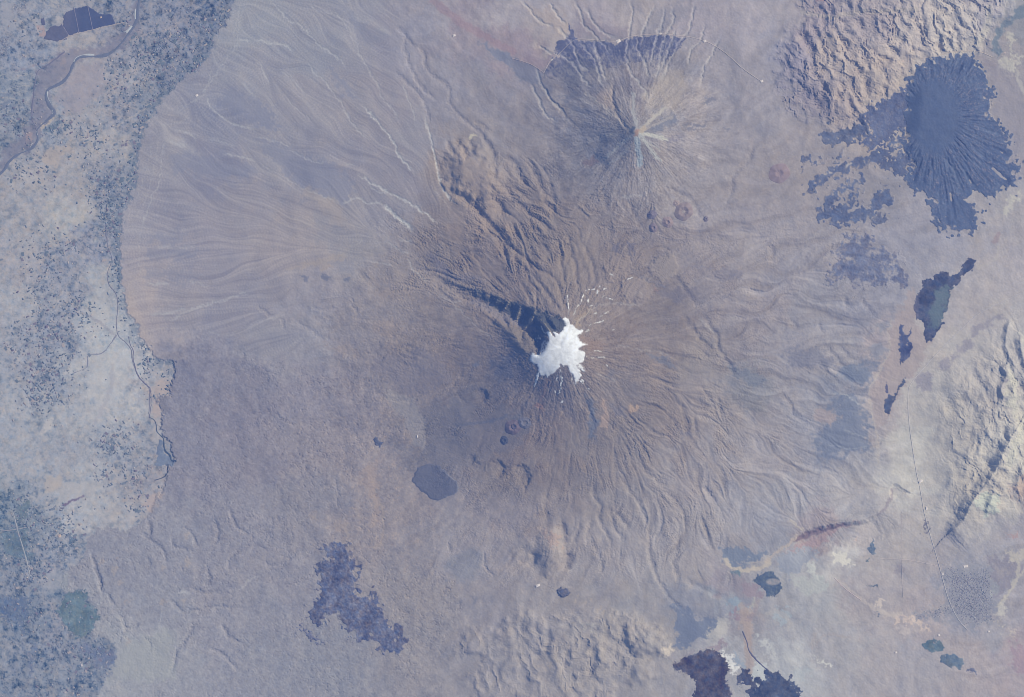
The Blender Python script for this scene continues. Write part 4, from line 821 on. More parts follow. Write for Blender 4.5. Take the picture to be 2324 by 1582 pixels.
def veil_shield(c, s, w):
    free = 1 - np.clip(core[w], 0, 1)
    ln = 1 - np.abs(lob[w] + .12 * U1[w] + .25 * V1[w])
    k = np.clip((ln - .80) * 4, 0, 1) * np.clip(.6 + .6 * noise_w[w], 0, 1.2) * free * sst(1, 10, s)
    k2 = np.clip((edge_n[w] - .84) * 6, 0, 1) * free * .7
    c += (np.maximum(k, k2) * .75)[..., None] * (np.array((150, 142, 160), F32) - c)
    c += (free * (2.5 * lob[w] + 1.5 * NC[w]))[..., None] * np.array((1, .9, .6), F32)
    return c
Hs_keep = H.copy()
dome = 14 * sst(190, 20, rsh)
H += dome * sst(-5, 40, sdist(shield, X, Y, True))
H += (1 - np.clip(core, 0, 1)) * sst(0, 30, sdist(shield, X, Y, True)) * (1.5 * (1 - np.abs(lob)))
tag(sheet('lava_field', [shield], 1.4, (93, 109, 146), M_LAVA, 2.5, 8, .5, 0, 1.5, .06, fade=3, veil=veil_shield), 'large round dark blue lava shield with lobed crusty rim and smooth centre at upper right', 'lava field')
H = Hs_keep
wl = [T('A4', '950,560 860,640 800,680 720,710 680,720 630,790 640,830 690,850 680,900 620,960 630,980 700,1010 780,990 860,930 940,850 960,700')]
tag(sheet('lava_flow', wl, 1.0, (101, 112, 147), M_LAVA, 2.5, 6, .6, 0, 4, .2, crust * 2.2 - 1, fade=4, veil=lambda c, s, w: c + np.clip((edge_n[w] - .80) * 4, 0, 1)[..., None] * np.array((26, 20, 9), F32)), 'stubby dark lava tongue joining the left side of the round lava shield', 'lava flow')
tag(sheet('lava_flow', [(T('A4', '900,960 800,1040 700,1085 560,1130 440,1180 340,1230 290,1270'), 11), T('A4', '880,1060 940,1000 960,1100 930,1210 880,1200 800,1140 700,1120')], 1.0, (103, 114, 147), M_LAVA, 2.5, 6, .6, 0, 4, .2, crust * 1.6 - 2, fade=4), 'long thin dark lava streak running down and left from the shield', 'lava flow')
tag(sheet('lava_flow', [(T('A4', '640,870 560,890 480,920 420,960 400,930'), 12), (T('A4', '520,960 600,940 640,900'), 9)], 1.0, (106, 116, 147), M_LAVA, 2.5, 6, .6, 0, 4, .2, crust * 1.8 - 2.5, fade=4), 'patchy dark lava below the pale badlands left of the shield', 'lava flow')
tag(sheet('lava_flow', [(T('A4', '390,1400 440,1340 500,1290 560,1250 610,1230'), 12), (T('A4', '370,1460 450,1475 560,1480 640,1465 700,1420 760,1350 800,1310'), 14), T('A4', '740,1340 790,1285 840,1310 845,1380 790,1400 730,1390'), (T('A4', '460,1420 540,1390 600,1300'), 9)], 1.0, (101, 113, 147), M_LAVA, 2.2, 5, .6, 0, 4, .2, crust * 1.2 - 2.2, fade=4), 'ring shaped dark lava loop with pale middle below left of the round shield', 'lava flow')
for s, lb in (('450,1080 480,1040 520,1025 520,1060 470,1090 430,1110', 'small dark comma shaped lava scrap above the long lava streak'), ('220,1060 280,1050 290,1090 380,1070 400,1120 330,1130 270,1110 230,1150', 'ragged dark lava scrap right of the pinkish cone'), ('260,1310 290,1260 350,1260 340,1320 290,1345', 'small square dark lava scrap at the end of the long streak'), ('680,1480 800,1440 820,1500 720,1540', 'faint dark feathery lava scrap under the lava loop')):
    tag(sheet('lava_patch', [T('A4', s)], 1.0, (108, 117, 147), M_LAVA, 2.5, 6, .6, 0, 4, .2, crust * 1.5 - 1, fade=4), lb, 'lava patch')
tag(sheet('lava_field', [T('B4', '500,20 570,10 650,0 700,60 760,100 850,150 890,160 920,230 940,310 910,390 870,330 780,340 660,360 570,340 520,300 420,340 380,260 480,200 440,120')], 1.0, (113, 121, 151), M_LAVA, 3, 6, 2, 0, 4.5, .3, crust * 1.8 - 4, fade=14, veil=lambda c, s, w: c + np.clip(14 - s, 0, 14)[..., None] * np.array((1.2, .8, .3), F32)), 'blue grey ragged lava field between the mountain and the long dark marsh', 'lava field')
tag(sheet('lava_field', [T('C2', '470,540 640,545 640,600 700,690 690,800 660,840 720,880 800,870 850,930 865,1000 900,1060 970,1080 1010,1130 1000,1260 960,1300 900,1300 830,1240 790,1190 650,1190 640,1130 600,1100 570,1040 480,1010 460,1100 380,1080 340,1010 400,940 440,880 420,790 430,680 500,640 460,580')], 1.2, (107, 114, 145), M_LAVA, 3, 6, .8, 0, 8, .3, fade=4, cut= np.clip(crust * 2.2 - 2.5, -3, 4) * sst(930, 780, X), veil=lambda c, s, w: c + (np.clip((edge_n[w] - .80) * 5, 0, 1) * 20 - 9 * thin2[w])[..., None] * np.array((1, .85, .5), F32)), 'dark blue lava field shaped like a boot near the bottom left of centre', 'lava field')
tag(sheet('lava_patch', [(T('C2', '310,1110 350,1150 400,1185 440,1205'), 5)], 1.4, (112, 119, 150), M_LAVA, 2.5, 4, 3, 0, 4, .6), 'thin dark lava rim left under the boot shaped lava field', 'lava patch')
tag(sheet('lava_patch', [T('B2', '800,1400 830,1388 850,1410 872,1415 835,1440 810,1442')], 1.5, (98, 108, 140), M_LAVA, 2, 2, 1, 0, 3, .4), 'tiny isolated dark lava blot on the tan lava country', 'lava patch')
tag(sheet('lava_patch', [T('C3', '305,870 330,833 380,835 395,880 350,905')], 3, (104, 112, 142), M_LAVA, 2.5, 2, 1.5, 0, 4, .5), 'small dark rough knoll on pale ground under the two bottom hills', 'lava patch')
# oval dome
w, m = pmask(T('C2', '1050,90 1100,20 1180,0 1240,10 1300,60 1370,120 1380,180 1340,200 1290,235 1200,245 1120,180 1060,120'), 14, 0, 2)
def veil_dome(c, s, w):
    return c + np.clip(4.5 - s, 0, 4.5)[..., None] * np.array((6, 5.6, 4), F32) * sst(990, 1030, X[w])[..., None] + (1.6 * L1[w])[..., None]
tag(sheet('lava_dome', [T('C2', '1050,90 1100,20 1180,-10 1250,10 1300,60 1370,120 1385,180 1340,205 1290,235 1200,245 1120,180 1060,120')], 1.6, (107, 114, 141), M_LAVA, 4, 1, .3, 0, 1.0, 0, veil=veil_dome), 'smooth dark oval lava dome with a thin pale rim below the mountain', 'lava dome')

# scrub behind the border road on the little cone
scrub = np.vstack([T('A3', '380,150 400,190 440,240 445,275 560,280 690,288 700,310 780,265 850,250 1000,240 1110,250 1180,262 1140,330 1040,420 960,470 900,420 800,440 700,470 640,480 560,600 480,580 400,640 340,560 220,540 215,495 250,430 270,400 330,375 275,355 300,320 285,280 370,262 385,240 375,180')])
def veil_scrub(c, s, w):
    c = c + (np.clip(PALE[w], 0, 1) * 1.0)[..., None] * np.array((95, 80, 50), F32) + (3.5 * ribs[w])[..., None]
    f_ = sst(108, 190, Y[w] + .10 * (X[w] - 1260) + 16 * ribs[w] + 8 * NC[w])[..., None]
    return c * (1 - f_) + C[w] * f_
scrubcut = np.clip(sst(170, 250, Y) * (6 + 10 * ribs + 4 * L2) + 1.0 * crust, -3, 40)
tag(sheet('scrubland', [scrub], .9, (97, 106, 143), M_LAVA, 3, 1.2, .8, 0, 2.0, 0, scrubcut, fade=1.5, veil=veil_scrub), 'dark blue scrub slope cut off along the pale border road on the small cone', 'scrubland', kind='stuff')

# ---------------------------------------------------------------- summit ice
snow = T('G', '1045,500 1075,480 1110,500 1130,550 1190,590 1230,630 1285,620 1275,650 1230,680 1225,700 1250,740 1255,755 1335,795 1255,822 1240,850 1300,880 1305,920 1290,960 1280,1000 1250,1020 1290,1060 1310,1105 1260,1080 1225,1060 1210,1040 1245,1110 1250,1170 1230,1220 1190,1240 1185,1170 1150,1130 1120,1080 1105,1045 1060,1050 1030,1025 1010,1050 960,1110 920,1135 880,1170 840,1130 800,1150 765,1110 770,1060 750,1020 700,1010 665,970 665,930 690,895 730,895 770,910 790,880 810,830 805,790 830,760 880,760 890,700 860,660 870,630 910,650 930,690 960,700 940,640 970,650 1000,680 1040,640 1060,600 1090,580 1080,540')
def veil_snow(c, s, w):
    c += (4.5 * NB[w] + 4.5 * NC[w] + 3.5 * L2[w])[..., None]
    edge = np.clip(1 - s / 5, 0, 1) * np.clip(.4 + .6 * L2[w], 0, 1)
    return c - (edge * 40)[..., None] * np.array((1, .92, .7), F32)
tag(sheet('snowfield', [snow], 1.6, (215, 219, 227), M_SNOW, 2, .6, .7, 0, 1.5, 0, np.maximum(.9 * L2 - .4, -1.2) * sst(780, 830, Y) - 1.6, 0, None, 3.2, 0, veil_snow, fade=1.8), 'large bright white snow cap on the summit of the great volcano', 'snow field')
tag(sheet('snow_streak', [T('G', '763,1100 785,1120 755,1200 738,1260 712,1305 725,1220 742,1140')], 1.0, (196, 203, 216), M_SNOW, 1.2, .4, .4, 0, 3, 0, warmv=0), 'long thin snow tail hanging from the lower left corner of the snow cap', 'snow streak')
def snow_bits(t, lst, label, group):
    for x, y, l, a in lst:
        px, py = T(t, '%f,%f' % (x, y))[0]
        k = TILE[t][2]
        hl = max(2.0, l * k * .6); a = math.radians(a)
        r = random.Random(int(x * 13 + y))
        line = np.array([(px - math.cos(a) * hl, py + math.sin(a) * hl), (px + r.uniform(-.6, .6), py + r.uniform(-.6, .6)), (px + math.cos(a) * hl, py - math.sin(a) * hl)])
        o = sheet('snow_patch', [(line, r.uniform(1.1, 1.8))], .8, (lambda q: (q, q + 4, q + 11))(r.randint(184, 216)), M_SNOW, 1.0, .7, .7, 0, 4, 0, warmv=0, fade=.5)
        tag(o, label, 'snow patch', group)
snow_bits('B3', [(375, 470, 80, 95), (383, 530, 40, 80), (430, 520, 60, 60), (460, 480, 50, 55)], 'narrow snow streak in a gully just above the top of the snow cap', 'snow streaks above the snow cap')
snow_bits('B3', [(480, 430, 15, 40), (510, 390, 20, 20), (575, 402, 18, 60), (592, 370, 12, 60), (625, 380, 14, 20), (612, 430, 12, 30), (515, 460, 14, 70), (530, 497, 14, 30), (655, 446, 32, -15), (672, 282, 22, -20), (755, 325, 12, 60), (792, 313, 26, 20), (545, 385, 12, 20)], 'tiny white snow fleck on the upper right slope far from the snow cap', 'snow flecks on the upper right slope')
snow_bits('B3', [(527, 618, 26, 0), (575, 610, 40, 12), (605, 598, 22, 15), (640, 540, 22, 25), (600, 565, 14, 25), (685, 660, 20, -20), (465, 665, 40, 20), (510, 665, 26, 25), (560, 548, 12, 30)], 'thin snow streak on the ribbed slope to the right of the snow cap', 'snow streaks right of the snow cap')
snow_bits('B3', [(580, 803, 42, -8), (545, 845, 14, 0), (585, 843, 12, 0), (612, 843, 20, 5), (505, 838, 12, 0), (640, 900, 12, -30)], 'small snow dash beside the lower right edge of the snow cap', 'snow dashes lower right of the snow cap')
snow_bits('B3', [(305, 970, 50, 80), (332, 960, 50, 80), (330, 1010, 50, 80), (322, 1065, 40, 70), (405, 992, 20, 80), (472, 1000, 18, 90), (481, 1010, 18, 90), (340, 1140, 20, 60), (325, 935, 16, 80), (415, 925, 12, 80), (510, 1060, 8, 0), (290, 1075, 10, 80)], 'vertical snow streak in a dark gully under the snow cap', 'snow streaks under the snow cap')
snow_bits('G', [(735, 720, 18, 80), (765, 700, 24, 60), (790, 715, 20, -60), (760, 745, 12, 40), (810, 610, 40, -60), (840, 655, 30, -50)], 'small snow scrap on the dark head wall of the gorge', 'snow scraps in the gorge')

# ---------------------------------------------------------------- cinder cones
def cone(t, x, y, r, h, c, crater, label, squash=1.0):
    px, py = T(t, '%f,%f' % (x, y))[0]; r *= TILE[t][2]
    na, nr = 40, 14
    rg = random.Random(int(x + y)); ph = [rg.uniform(0, 6.28) for _ in range(4)]
    v, a = [], []
    cc = np.array(c, float)
    for j in range(nr + 1):
        q = j / nr
        for i in range(na):
            t_ = 2 * math.pi * i / na
            rad = r * q * (1 + .06 * math.sin(2 * t_ + ph[0]) + .04 * math.sin(5 * t_ + ph[1]))
            z = h * (1 - q) ** 1.15 if q > crater else h * (1 - crater) ** 1.15 - .55 * h * (1 - (q / max(crater, .01)) ** 2) * (crater > 0)
            z += .04 * h * math.sin(9 * t_ + ph[2]) * q * (1 - q) * 4
            gx_, gy_ = px + rad * math.cos(t_), py + rad * squash * math.sin(t_)
            v.append(world(gx_, gy_, (hgt(gx_, gy_) if j > nr - 2 else hgt(px, py) * (1 - q) + hgt(gx_, gy_) * q) + z - (1.5 if j == nr else 0)))
            a.append(cc + 5 * math.sin(7 * t_ + ph[3]) * q)
    f = []
    for j in range(nr):
        for i in range(na):
            k = (i + 1) % na
            f.append((j * na + i, (j + 1) * na + i, (j + 1) * na + k, j * na + k))
    return tag(mesh_obj('cinder_cone', v, f, M_LAVA, refl(np.array(a))), label, 'cinder cone')
cone('Q', 1480, 390, 115, 8, (116, 112, 137), .42, 'dark cinder cone with reddish crater below the mountain snow')
cone('Q', 1360, 570, 62, 6, (84, 96, 130), .40, 'small round very dark cinder cone just below the reddish crater cone')
cone('Q', 1640, 330, 90, 5, (118, 122, 146), .5, 'low faint grey cone touching the right side of the reddish crater cone')
cone('A4', 75, 1180, 74, 5, (143, 134, 151), .35, 'pinkish cinder cone with a crater between the mountain and the lava shield')
cone('A3', 1160, 1440, 66, 8, (138, 132, 148), .5, 'largest cinder cone of the cluster below the small volcano, with open crater')
cone('A3', 1052, 1512, 40, 6, (142, 134, 150), .35, 'medium round cinder cone left below the largest cone of the cluster')
cone('A3', 955, 1550, 32, 5, (128, 124, 146), .4, 'small dark edged cinder cone lowest in the cluster under the small volcano')
cone('A3', 945, 1462, 34, 5, (122, 122, 148), .0, 'dark pointed cinder cone leftmost in the cluster under the small volcano')
cone('A3', 1110, 1385, 24, 3, (150, 142, 154), .3, 'tiny pale cone above the largest cone of the cluster')
cone('A3', 1310, 1490, 20, 4, (122, 122, 146), .3, 'tiny dark cone to the right of the cluster of cones')
cone('B3', 15, 1310, 34, 5, (96, 100, 134), .45, 'little dark cone below the bluish slope left of the lower snow streaks')
# horseshoe shaped hollows below the mountain are old craters with a scalloped wall
# ---------------------------------------------------------------- water, marsh and meadow
M_WATER = mat('dark_water', attr=True, rough=.35, grain=.04, spec=.2)
M_MARSH = mat('marsh', attr=True, grain=.12, scale=2)
M_MEADOW = mat('meadow', attr=True, grain=.12, scale=2)
lv = lambda *p: float(np.mean([hgt(*q) for q in p]))
tag(sheet('pond', [T('A1', '430,110 450,80 510,55 600,40 640,70 690,95 755,95 785,160 640,200 530,220 490,240 460,235 425,175')], .5, (85, 99, 139), M_WATER, 1.5, .8, .4, 0, 1.0, veil=lambda c, s, w: c + (sst(190, 150, X[w]) * 14)[..., None] * np.array((1, .6, .2), F32)), 'large dark blue fish pond split by thin dikes near the top left river bend', 'pond', kind='structure')
tag(sheet('pond', [T('A1', '340,180 420,165 465,235 455,270 380,280 300,270 310,220')], .5, (104, 111, 143), M_WATER, 1.5, .8, .4, 0, 1.5), 'smaller purple grey fish pond left of the large pond', 'pond', kind='structure')
tag(sheet('pond', [T('A1', '275,122 302,118 312,170 278,175')], .5, (100, 108, 142), M_WATER, 1.5, .5, .3, 0, 1), 'tiny oblong pond left of the large pond', 'pond', kind='structure')
lake1 = T('B4', '1360,165 1410,190 1385,250 1310,290 1300,345 1265,355 1240,400 1215,520 1175,595 1205,605 1160,660 1110,735 1060,740 1060,660 1045,590 1000,580 985,520 1000,420 1050,375 1045,325 1110,305 1140,275 1220,255 1230,295 1290,275 1320,215')
green = T('B4', '1140,390 1200,350 1250,370 1215,450 1190,570 1150,640 1090,630 1100,500 1130,440')
def veil_lake(c, s, w):
    x, y = warped(w, 0, 3, 2)
    m = sst(-4, 4, sdist(green, x, y, True))
    c += (m * .85)[..., None] * (np.array((104, 122, 142), F32) - c)
    m2 = sst(2090, 2077, X[w]) * .5 + .12 * np.clip(crust[w], -1, 2)
    return c + np.clip(m2, 0, 1)[..., None] * (np.array((124, 124, 150), F32) - c)
MARSHG = 'marsh strips along the right hand valley'
tag(sheet('marsh', [lake1], .6, (82, 94, 130), M_MARSH, 2, 1.5, 1.2, 0, 5, veil=veil_lake), 'largest dark marsh with a green middle, in the pink valley right of the mountain', 'marsh', MARSHG)
tag(sheet('marsh', [T('B4', '885,625 920,615 920,680 945,695 975,630 990,635 965,700 940,760 965,730 985,745 960,840 900,890 895,930 890,880 885,780')], .6, (86, 98, 138), M_MARSH, 1.6, 1.2, 1, 0, 5, fade=1.5), 'forked dark marsh left below the largest marsh', 'marsh', MARSHG)
tag(sheet('marsh', [T('B4', '800,1000 815,1040 815,1085 795,1080 795,1020')], .6, (98, 104, 140), M_MARSH, 1.4, .8, .8, 0, 3), 'tiny upright dark marsh spot beside the lowest narrow marsh', 'marsh', MARSHG)
tag(sheet('marsh', [T('B4', '935,970 935,1010 890,1060 850,1160 815,1240 785,1210 785,1140 820,1090 850,1110 880,1040')], .6, (90, 102, 136), M_MARSH, 1.6, 1.2, 1, 0, 5, fade=1.5), 'lowest narrow dark marsh tapering toward the valley road', 'marsh', MARSHG)
ring_c = T('C4', '35,800')[0]
def veil_ring(c, s, w):
    q = np.hypot((X[w] - T('C4', '35,795')[0][0]) / 15, (Y[w] - T('C4', '35,795')[0][1]) / 7)
    c += (sst(1.3, .8, q))[..., None] * (np.array((150, 148, 160), F32) - c)
    q = sst(1720, 1700, X[w]) * 0 + sst(.3, 1.2, noise_w[w])
    return c + (q * .4)[..., None] * (np.array((118, 134, 152), F32) - c)
tag(sheet('marsh', [np.vstack([T('C3', '1625,790 1660,745 1742,728'), T('C4', '30,735 70,765 100,810 82,870 40,895 0,890'), T('C3', '1700,850 1650,815')])], .6, (92, 108, 138), M_MARSH, 2, 2, 1.5, 0, 4, veil=veil_ring), 'round dark green marsh with a pale grey centre under the long scarp', 'marsh')
tag(sheet('marsh', [T('C3', '1085,1345 1130,1320 1230,1280 1330,1250 1390,1260 1430,1300 1470,1350 1480,1400 1450,1430 1460,1480 1500,1560 1450,1680 1330,1720 1230,1600 1240,1480 1200,1440 1150,1410 1090,1390')], .8, (88, 92, 122), M_MARSH, 1.6, 1.4, 1.6, 0, 7, .15, fade=2), 'big dark grey reed marsh with a white salt shore at the bottom edge', 'marsh')
tag(sheet('marsh', [T('C3', '1540,1375 1565,1365 1600,1400 1640,1445 1700,1500 1720,1600 1660,1660 1600,1580 1560,1500 1535,1450 1545,1410')], .7, (86, 94, 126), M_MARSH, 1.6, 5, 2, 0, 6, fade=2), 'small ragged dark marsh right of the white salt shore', 'marsh')
tag(sheet('marsh', [np.vstack([T('C4', '-60,1450 -30,1425 0,1400 50,1385 70,1410 90,1425 140,1450 230,1530 200,1620 300,1700 100,1760 -60,1680 -20,1600 -90,1540 -120,1480')])], .7, (84, 96, 130), M_MARSH, 1.6, 5, 2, 0, 6, fade=2), 'dark blue marsh tongue with white salt rim left of bottom right corner', 'marsh')
tag(sheet('marsh', [T('B1', '1060,1400 1105,1410 1120,1490 1200,1545 1140,1600 1060,1570')], .5, (118, 131, 158), M_MARSH, 4, 2, 1, 0, 3), 'blue grey reed marsh in the river elbow at the lava edge', 'marsh')
for s, c, lb in (('690,480 730,540 735,600 700,615 660,570 690,560', (114, 130, 156), 'feathery green meadow on pink ground below the scarp'), ('655,640 680,630 695,670 655,660', (98, 120, 146), 'tiny bright green square meadow under the feathery meadow'), ('690,820 740,805 765,825 720,840 690,835', (100, 116, 142), 'lens shaped dark green meadow left of the valley road'), ('640,855 700,870 705,885 660,865', (112, 122, 150), 'thin dark green meadow sliver under the lens shaped meadow'),
                 ('705,1000 770,1015 795,1030 750,1035', (108, 122, 146), 'slanting dark green meadow sliver left of the pale salt streak'), ('1030,1215 1080,1190 1160,1185 1190,1220 1200,1260 1130,1285 1070,1260', (100, 120, 142), 'fan shaped green meadow below the town'), ('1165,1300 1230,1290 1330,1310 1310,1390 1260,1380 1190,1360', (102, 120, 146), 'ragged green meadow right below the fan shaped meadow'), ('1345,1380 1445,1400 1420,1425 1350,1405', (118, 124, 150), 'small dull meadow strip nearest the bottom right corner')):
    tag(sheet('meadow', [T('C4', s)], .4, c, M_MEADOW, 1.6, 2.6, .8, 0, 5, fade=1.5, veil=lambda c, s, w: c + np.clip(L1[w] - .5, 0, 1.4)[..., None] * np.array((14, 10, 6), F32)), lb, 'meadow')
BF = 'large green fields of the lower left plain'
for s, c, lb in (('440,880 520,860 590,870 590,930 660,1000 670,1060 620,1150 540,1180 480,1130 430,1080 400,1000', (106, 127, 147), 'largest dark green field block where the plain meets the lava country'), ('110,310 200,240 210,330 170,390 120,400', (110, 128, 149), 'dark green field wedge beside the straight pale road at left'), ('0,480 100,440 180,430 200,560 170,580 240,630 200,660 100,620 20,600', (108, 127, 150), 'wide bluish green field crossed by the straight pale road'),
                 ('-60,905 190,900 190,1000 150,1170 100,1080 -60,980', (108, 124, 154), 'blue green field with a speckled village at the left edge'), ('210,1210 260,1200 250,1300 200,1290', (114, 128, 156), 'small blue green field near the bottom left corner'), ('500,1200 620,1230 750,1250 790,1300 760,1390 640,1380 560,1280', (116, 128, 156), 'mottled dark orchard block on the bottom edge of the plain'), ('470,500 520,495 530,570 480,575', (112, 128, 152), 'upright rectangular dark green field near the lava country edge'), ('180,1290 240,1310 230,1450 200,1450', (122, 133, 158), 'narrow blue green field strip at the bottom of the plain')):
    tag(sheet('field', [T('C1', s)], .3, c, M_MEADOW, 1.6, 3, 1.5, 0, 5, 0, np.clip(crust * 1.3 - 1, -2, 3), fade=2, veil=lambda c, s, w: c + np.clip(q3[w] + .6 * q2[w] - .9, 0, 1.5)[..., None] * np.array((16, 9, 5), F32)), lb, 'field', BF, kind='thing')

# ---------------------------------------------------------------- ribbons: rivers, roads, dikes
def ribbon(name, pts, wd, dz, col, label, cat, kind='structure', jag=0.0, vary=0.0, material=None, taper=0):
    p = smooth_line(pts, 5)
    if jag: p = rough(p, jag, 1, 2)
    seg = np.hypot(*np.diff(p, axis=0).T); L = np.concatenate([[0], np.cumsum(seg)])
    n = max(4, int(L[-1] / 3)); t = np.linspace(0, L[-1], n)
    px, py = np.interp(t, L, p[:, 0]), np.interp(t, L, p[:, 1])
    dx, dy = np.gradient(px), np.gradient(py); l = np.hypot(dx, dy) + 1e-6
    nx_, ny_ = -dy / l, dx / l
    r = np.random.RandomState(int(L[-1]))
    wv = wd / 2 * (1 + vary * np.convolve(r.normal(0, 1, n + 8), np.ones(9) / 3, 'valid'))
    if taper: wv = wv * np.linspace(taper, 1, n)
    wv = np.maximum(wv, wd * .2)
    v = []
    for sgn in (-1, -.34, .34, 1):
        x, y = px + sgn * nx_ * wv, py + sgn * ny_ * wv
        z = bil(H, (x - gx[0]).astype(F32) / DS, (y - gy[0]).astype(F32) / DS)
        v.append(np.stack(world(x, y, z + (-.2 if abs(sgn) == 1 else dz * .85)), 1))
    v = np.concatenate(v); f = []
    for k in range(3):
        for i in range(n - 1):
            f.append((k * n + i, k * n + i + 1, (k + 1) * n + i + 1, (k + 1) * n + i))
    m = material or mat(name, col, grain=.08, scale=1.5)
    o = mesh_obj(name, v, np.array(f)[:, ::-1], m)
    return tag(o, label, cat, kind=kind)
river = T('A1', '950,-60 945,0 935,60 930,130 900,190 850,260 800,320 740,365 670,382 590,385 530,390 495,440 470,500 420,560 330,605 312,660 330,710 368,760 350,790 280,850 250,890 255,950 210,1010 120,1050 60,1100 30,1150 -20,1200 -80,1260')
ribbon('river', river, 7, .75, (110, 121, 150), 'dark winding river in the brown floodplain at upper left', 'river', jag=.06, vary=.3)
ribbon('river', T('A1', '440,350 340,430 260,480 238,560 222,700 212,790 235,850 250,890'), 3, .75, (118, 122, 150), 'thin old river arm left of the main river bend', 'river', jag=.08, vary=.3)
for s, wd, lb in (('895,175 880,195 855,220', 7, 'pale oval sandbar in the river below the large pond'), ('920,60 915,100 918,130', 4, 'thin pale sandbar in the straight river top'), ('320,620 325,665 345,700', 3, 'curved pale sandbar at the lower river bend'), ('352,745 360,760 355,775', 5, 'small round sandbar at the lower river bend'), ('500,420 520,390 570,372 640,375', 3.5, 'curved pale sandbar along the middle river bend'), ('245,890 255,915', 3.5, 'small sandbar at the river narrows'), ('220,970 205,1000', 3.5, 'small sandbar low on the river')):
    ribbon('sandbar', T('A1', s), wd, 1.1, (176, 182, 192), lb, 'sandbar', jag=.04, vary=.4)
st1 = np.vstack([T('B1', '715,-60 730,80 760,180 730,270 740,350 790,420 800,520 790,600 800,690 850,740 890,790 895,850 920,930 950,990 1010,1050 1015,1150 1012,1250')])
ribbon('stream', st1, 2.0, .7, (122, 126, 151), 'thin dark stream along the foot of the fan', 'stream', jag=.10, vary=.3)
ribbon('stream', T('B1', '870,700 885,760 905,800 905,860 935,960 980,1020 1020,1060 1025,1160 1015,1250'), 1.8, .7, (110, 114, 144), 'second thin stream thread beside the first', 'stream', jag=.10, vary=.3)
ribbon('river', np.vstack([T('B1', '1012,1250 1045,1268 1060,1300 1066,1350 1108,1392 1112,1440 1122,1480 1150,1505 1165,1545 1198,1545')]), 4.5, .8, (76, 96, 130), 'deep blue stepped river reach at the lava edge', 'river', jag=.08, vary=.35, taper=.4)
ribbon('stream', T('B1', '790,690 730,780 680,820 600,830 590,910 500,950'), 3, .7, (138, 142, 164), 'pale grey side stream across the salt plain', 'stream', jag=.08, vary=.4)
ribbon('stream', T('C1', '1140,0 1135,60 1110,90 1050,110'), 2.2, .7, (84, 100, 132), 'short dark stream end at the lava edge', 'stream', jag=.1, vary=.3)
ribbon('stream', T('C3', '1560,1130 1590,1200 1610,1270 1680,1350 1742,1400'), 3, .9, (100, 106, 138), 'dark stream through the pale salt ground at the bottom', 'stream', jag=.08, vary=.35)
for s, lb in (('500,50 520,140 535,222', 'left pale dike across the large fish pond'), ('595,42 612,120 630,206', 'right pale dike across the large fish pond'), ('415,160 465,238', 'pale dike between the large and the smaller pond')):
    ribbon('dike', T('A1', s), 2.4, 1.1, (134, 134, 160), lb, 'dike', kind=None)
ribbon('road', T('A1', '400,285 470,246 560,220 640,200 790,164 850,150'), 2.4, 1.0, (168, 162, 170), 'pale road along the lower side of the fish ponds', 'road')
ribbon('road', T('A3', '215,500 250,430 270,410 320,370 380,310 440,272 560,277 700,287 780,262 850,246 1000,237 1100,246 1200,256 1290,280 1360,310 1450,370 1560,470 1690,560'), 2.0, 1.3, (172, 166, 174), 'pale border road over the upper slope of the small cone', 'road')
ribbon('road', T('A3', '0,400 100,430 160,460 215,500'), 2.0, 1.2, (160, 152, 164), 'pale border track left of the dark scrub', 'road')
ribbon('road', T('A4', '1030,402 1160,378 1240,358 1380,350 1450,362 1520,392'), 1.8, 1.2, (180, 172, 174), 'pale road over the top of the round lava shield', 'road')
ribbon('road', np.vstack([T('B4', '1780,385 1742,400 1560,480 1400,570 1200,760 1060,910 970,1020 950,1100 958,1300 945,1580')[:-1], T('C4', '1000,20 1030,160 1060,330 1100,480 1150,650 1190,800 1230,930 1290,1050 1350,1120')]), 1.9, 1.0, (174, 173, 182), 'long pale main road down the right hand valley past the town', 'road')
ribbon('road', T('C4', '905,320 905,640 915,900'), 1.4, .9, (172, 168, 176), 'faint straight farm track left of the main road', 'road')
ribbon('road', T('C4', '760,640 960,650 1150,690'), 1.6, .9, (176, 170, 178), 'faint cross track joining the main road above the town', 'road')
ribbon('road', T('C4', '450,770 520,840 630,920'), 2, .9, (184, 172, 180), 'pale diagonal dirt track among the meadows', 'road')
ribbon('road', T('C1', '90,330 125,470 165,600 205,760'), 4.0, .9, (158, 162, 174), 'wide straight pale road across the fields at left', 'road')
ribbon('road', T('C1', '-20,445 60,450 180,430'), 2.0, .9, (162, 160, 172), 'short pale side road meeting the straight road', 'road')

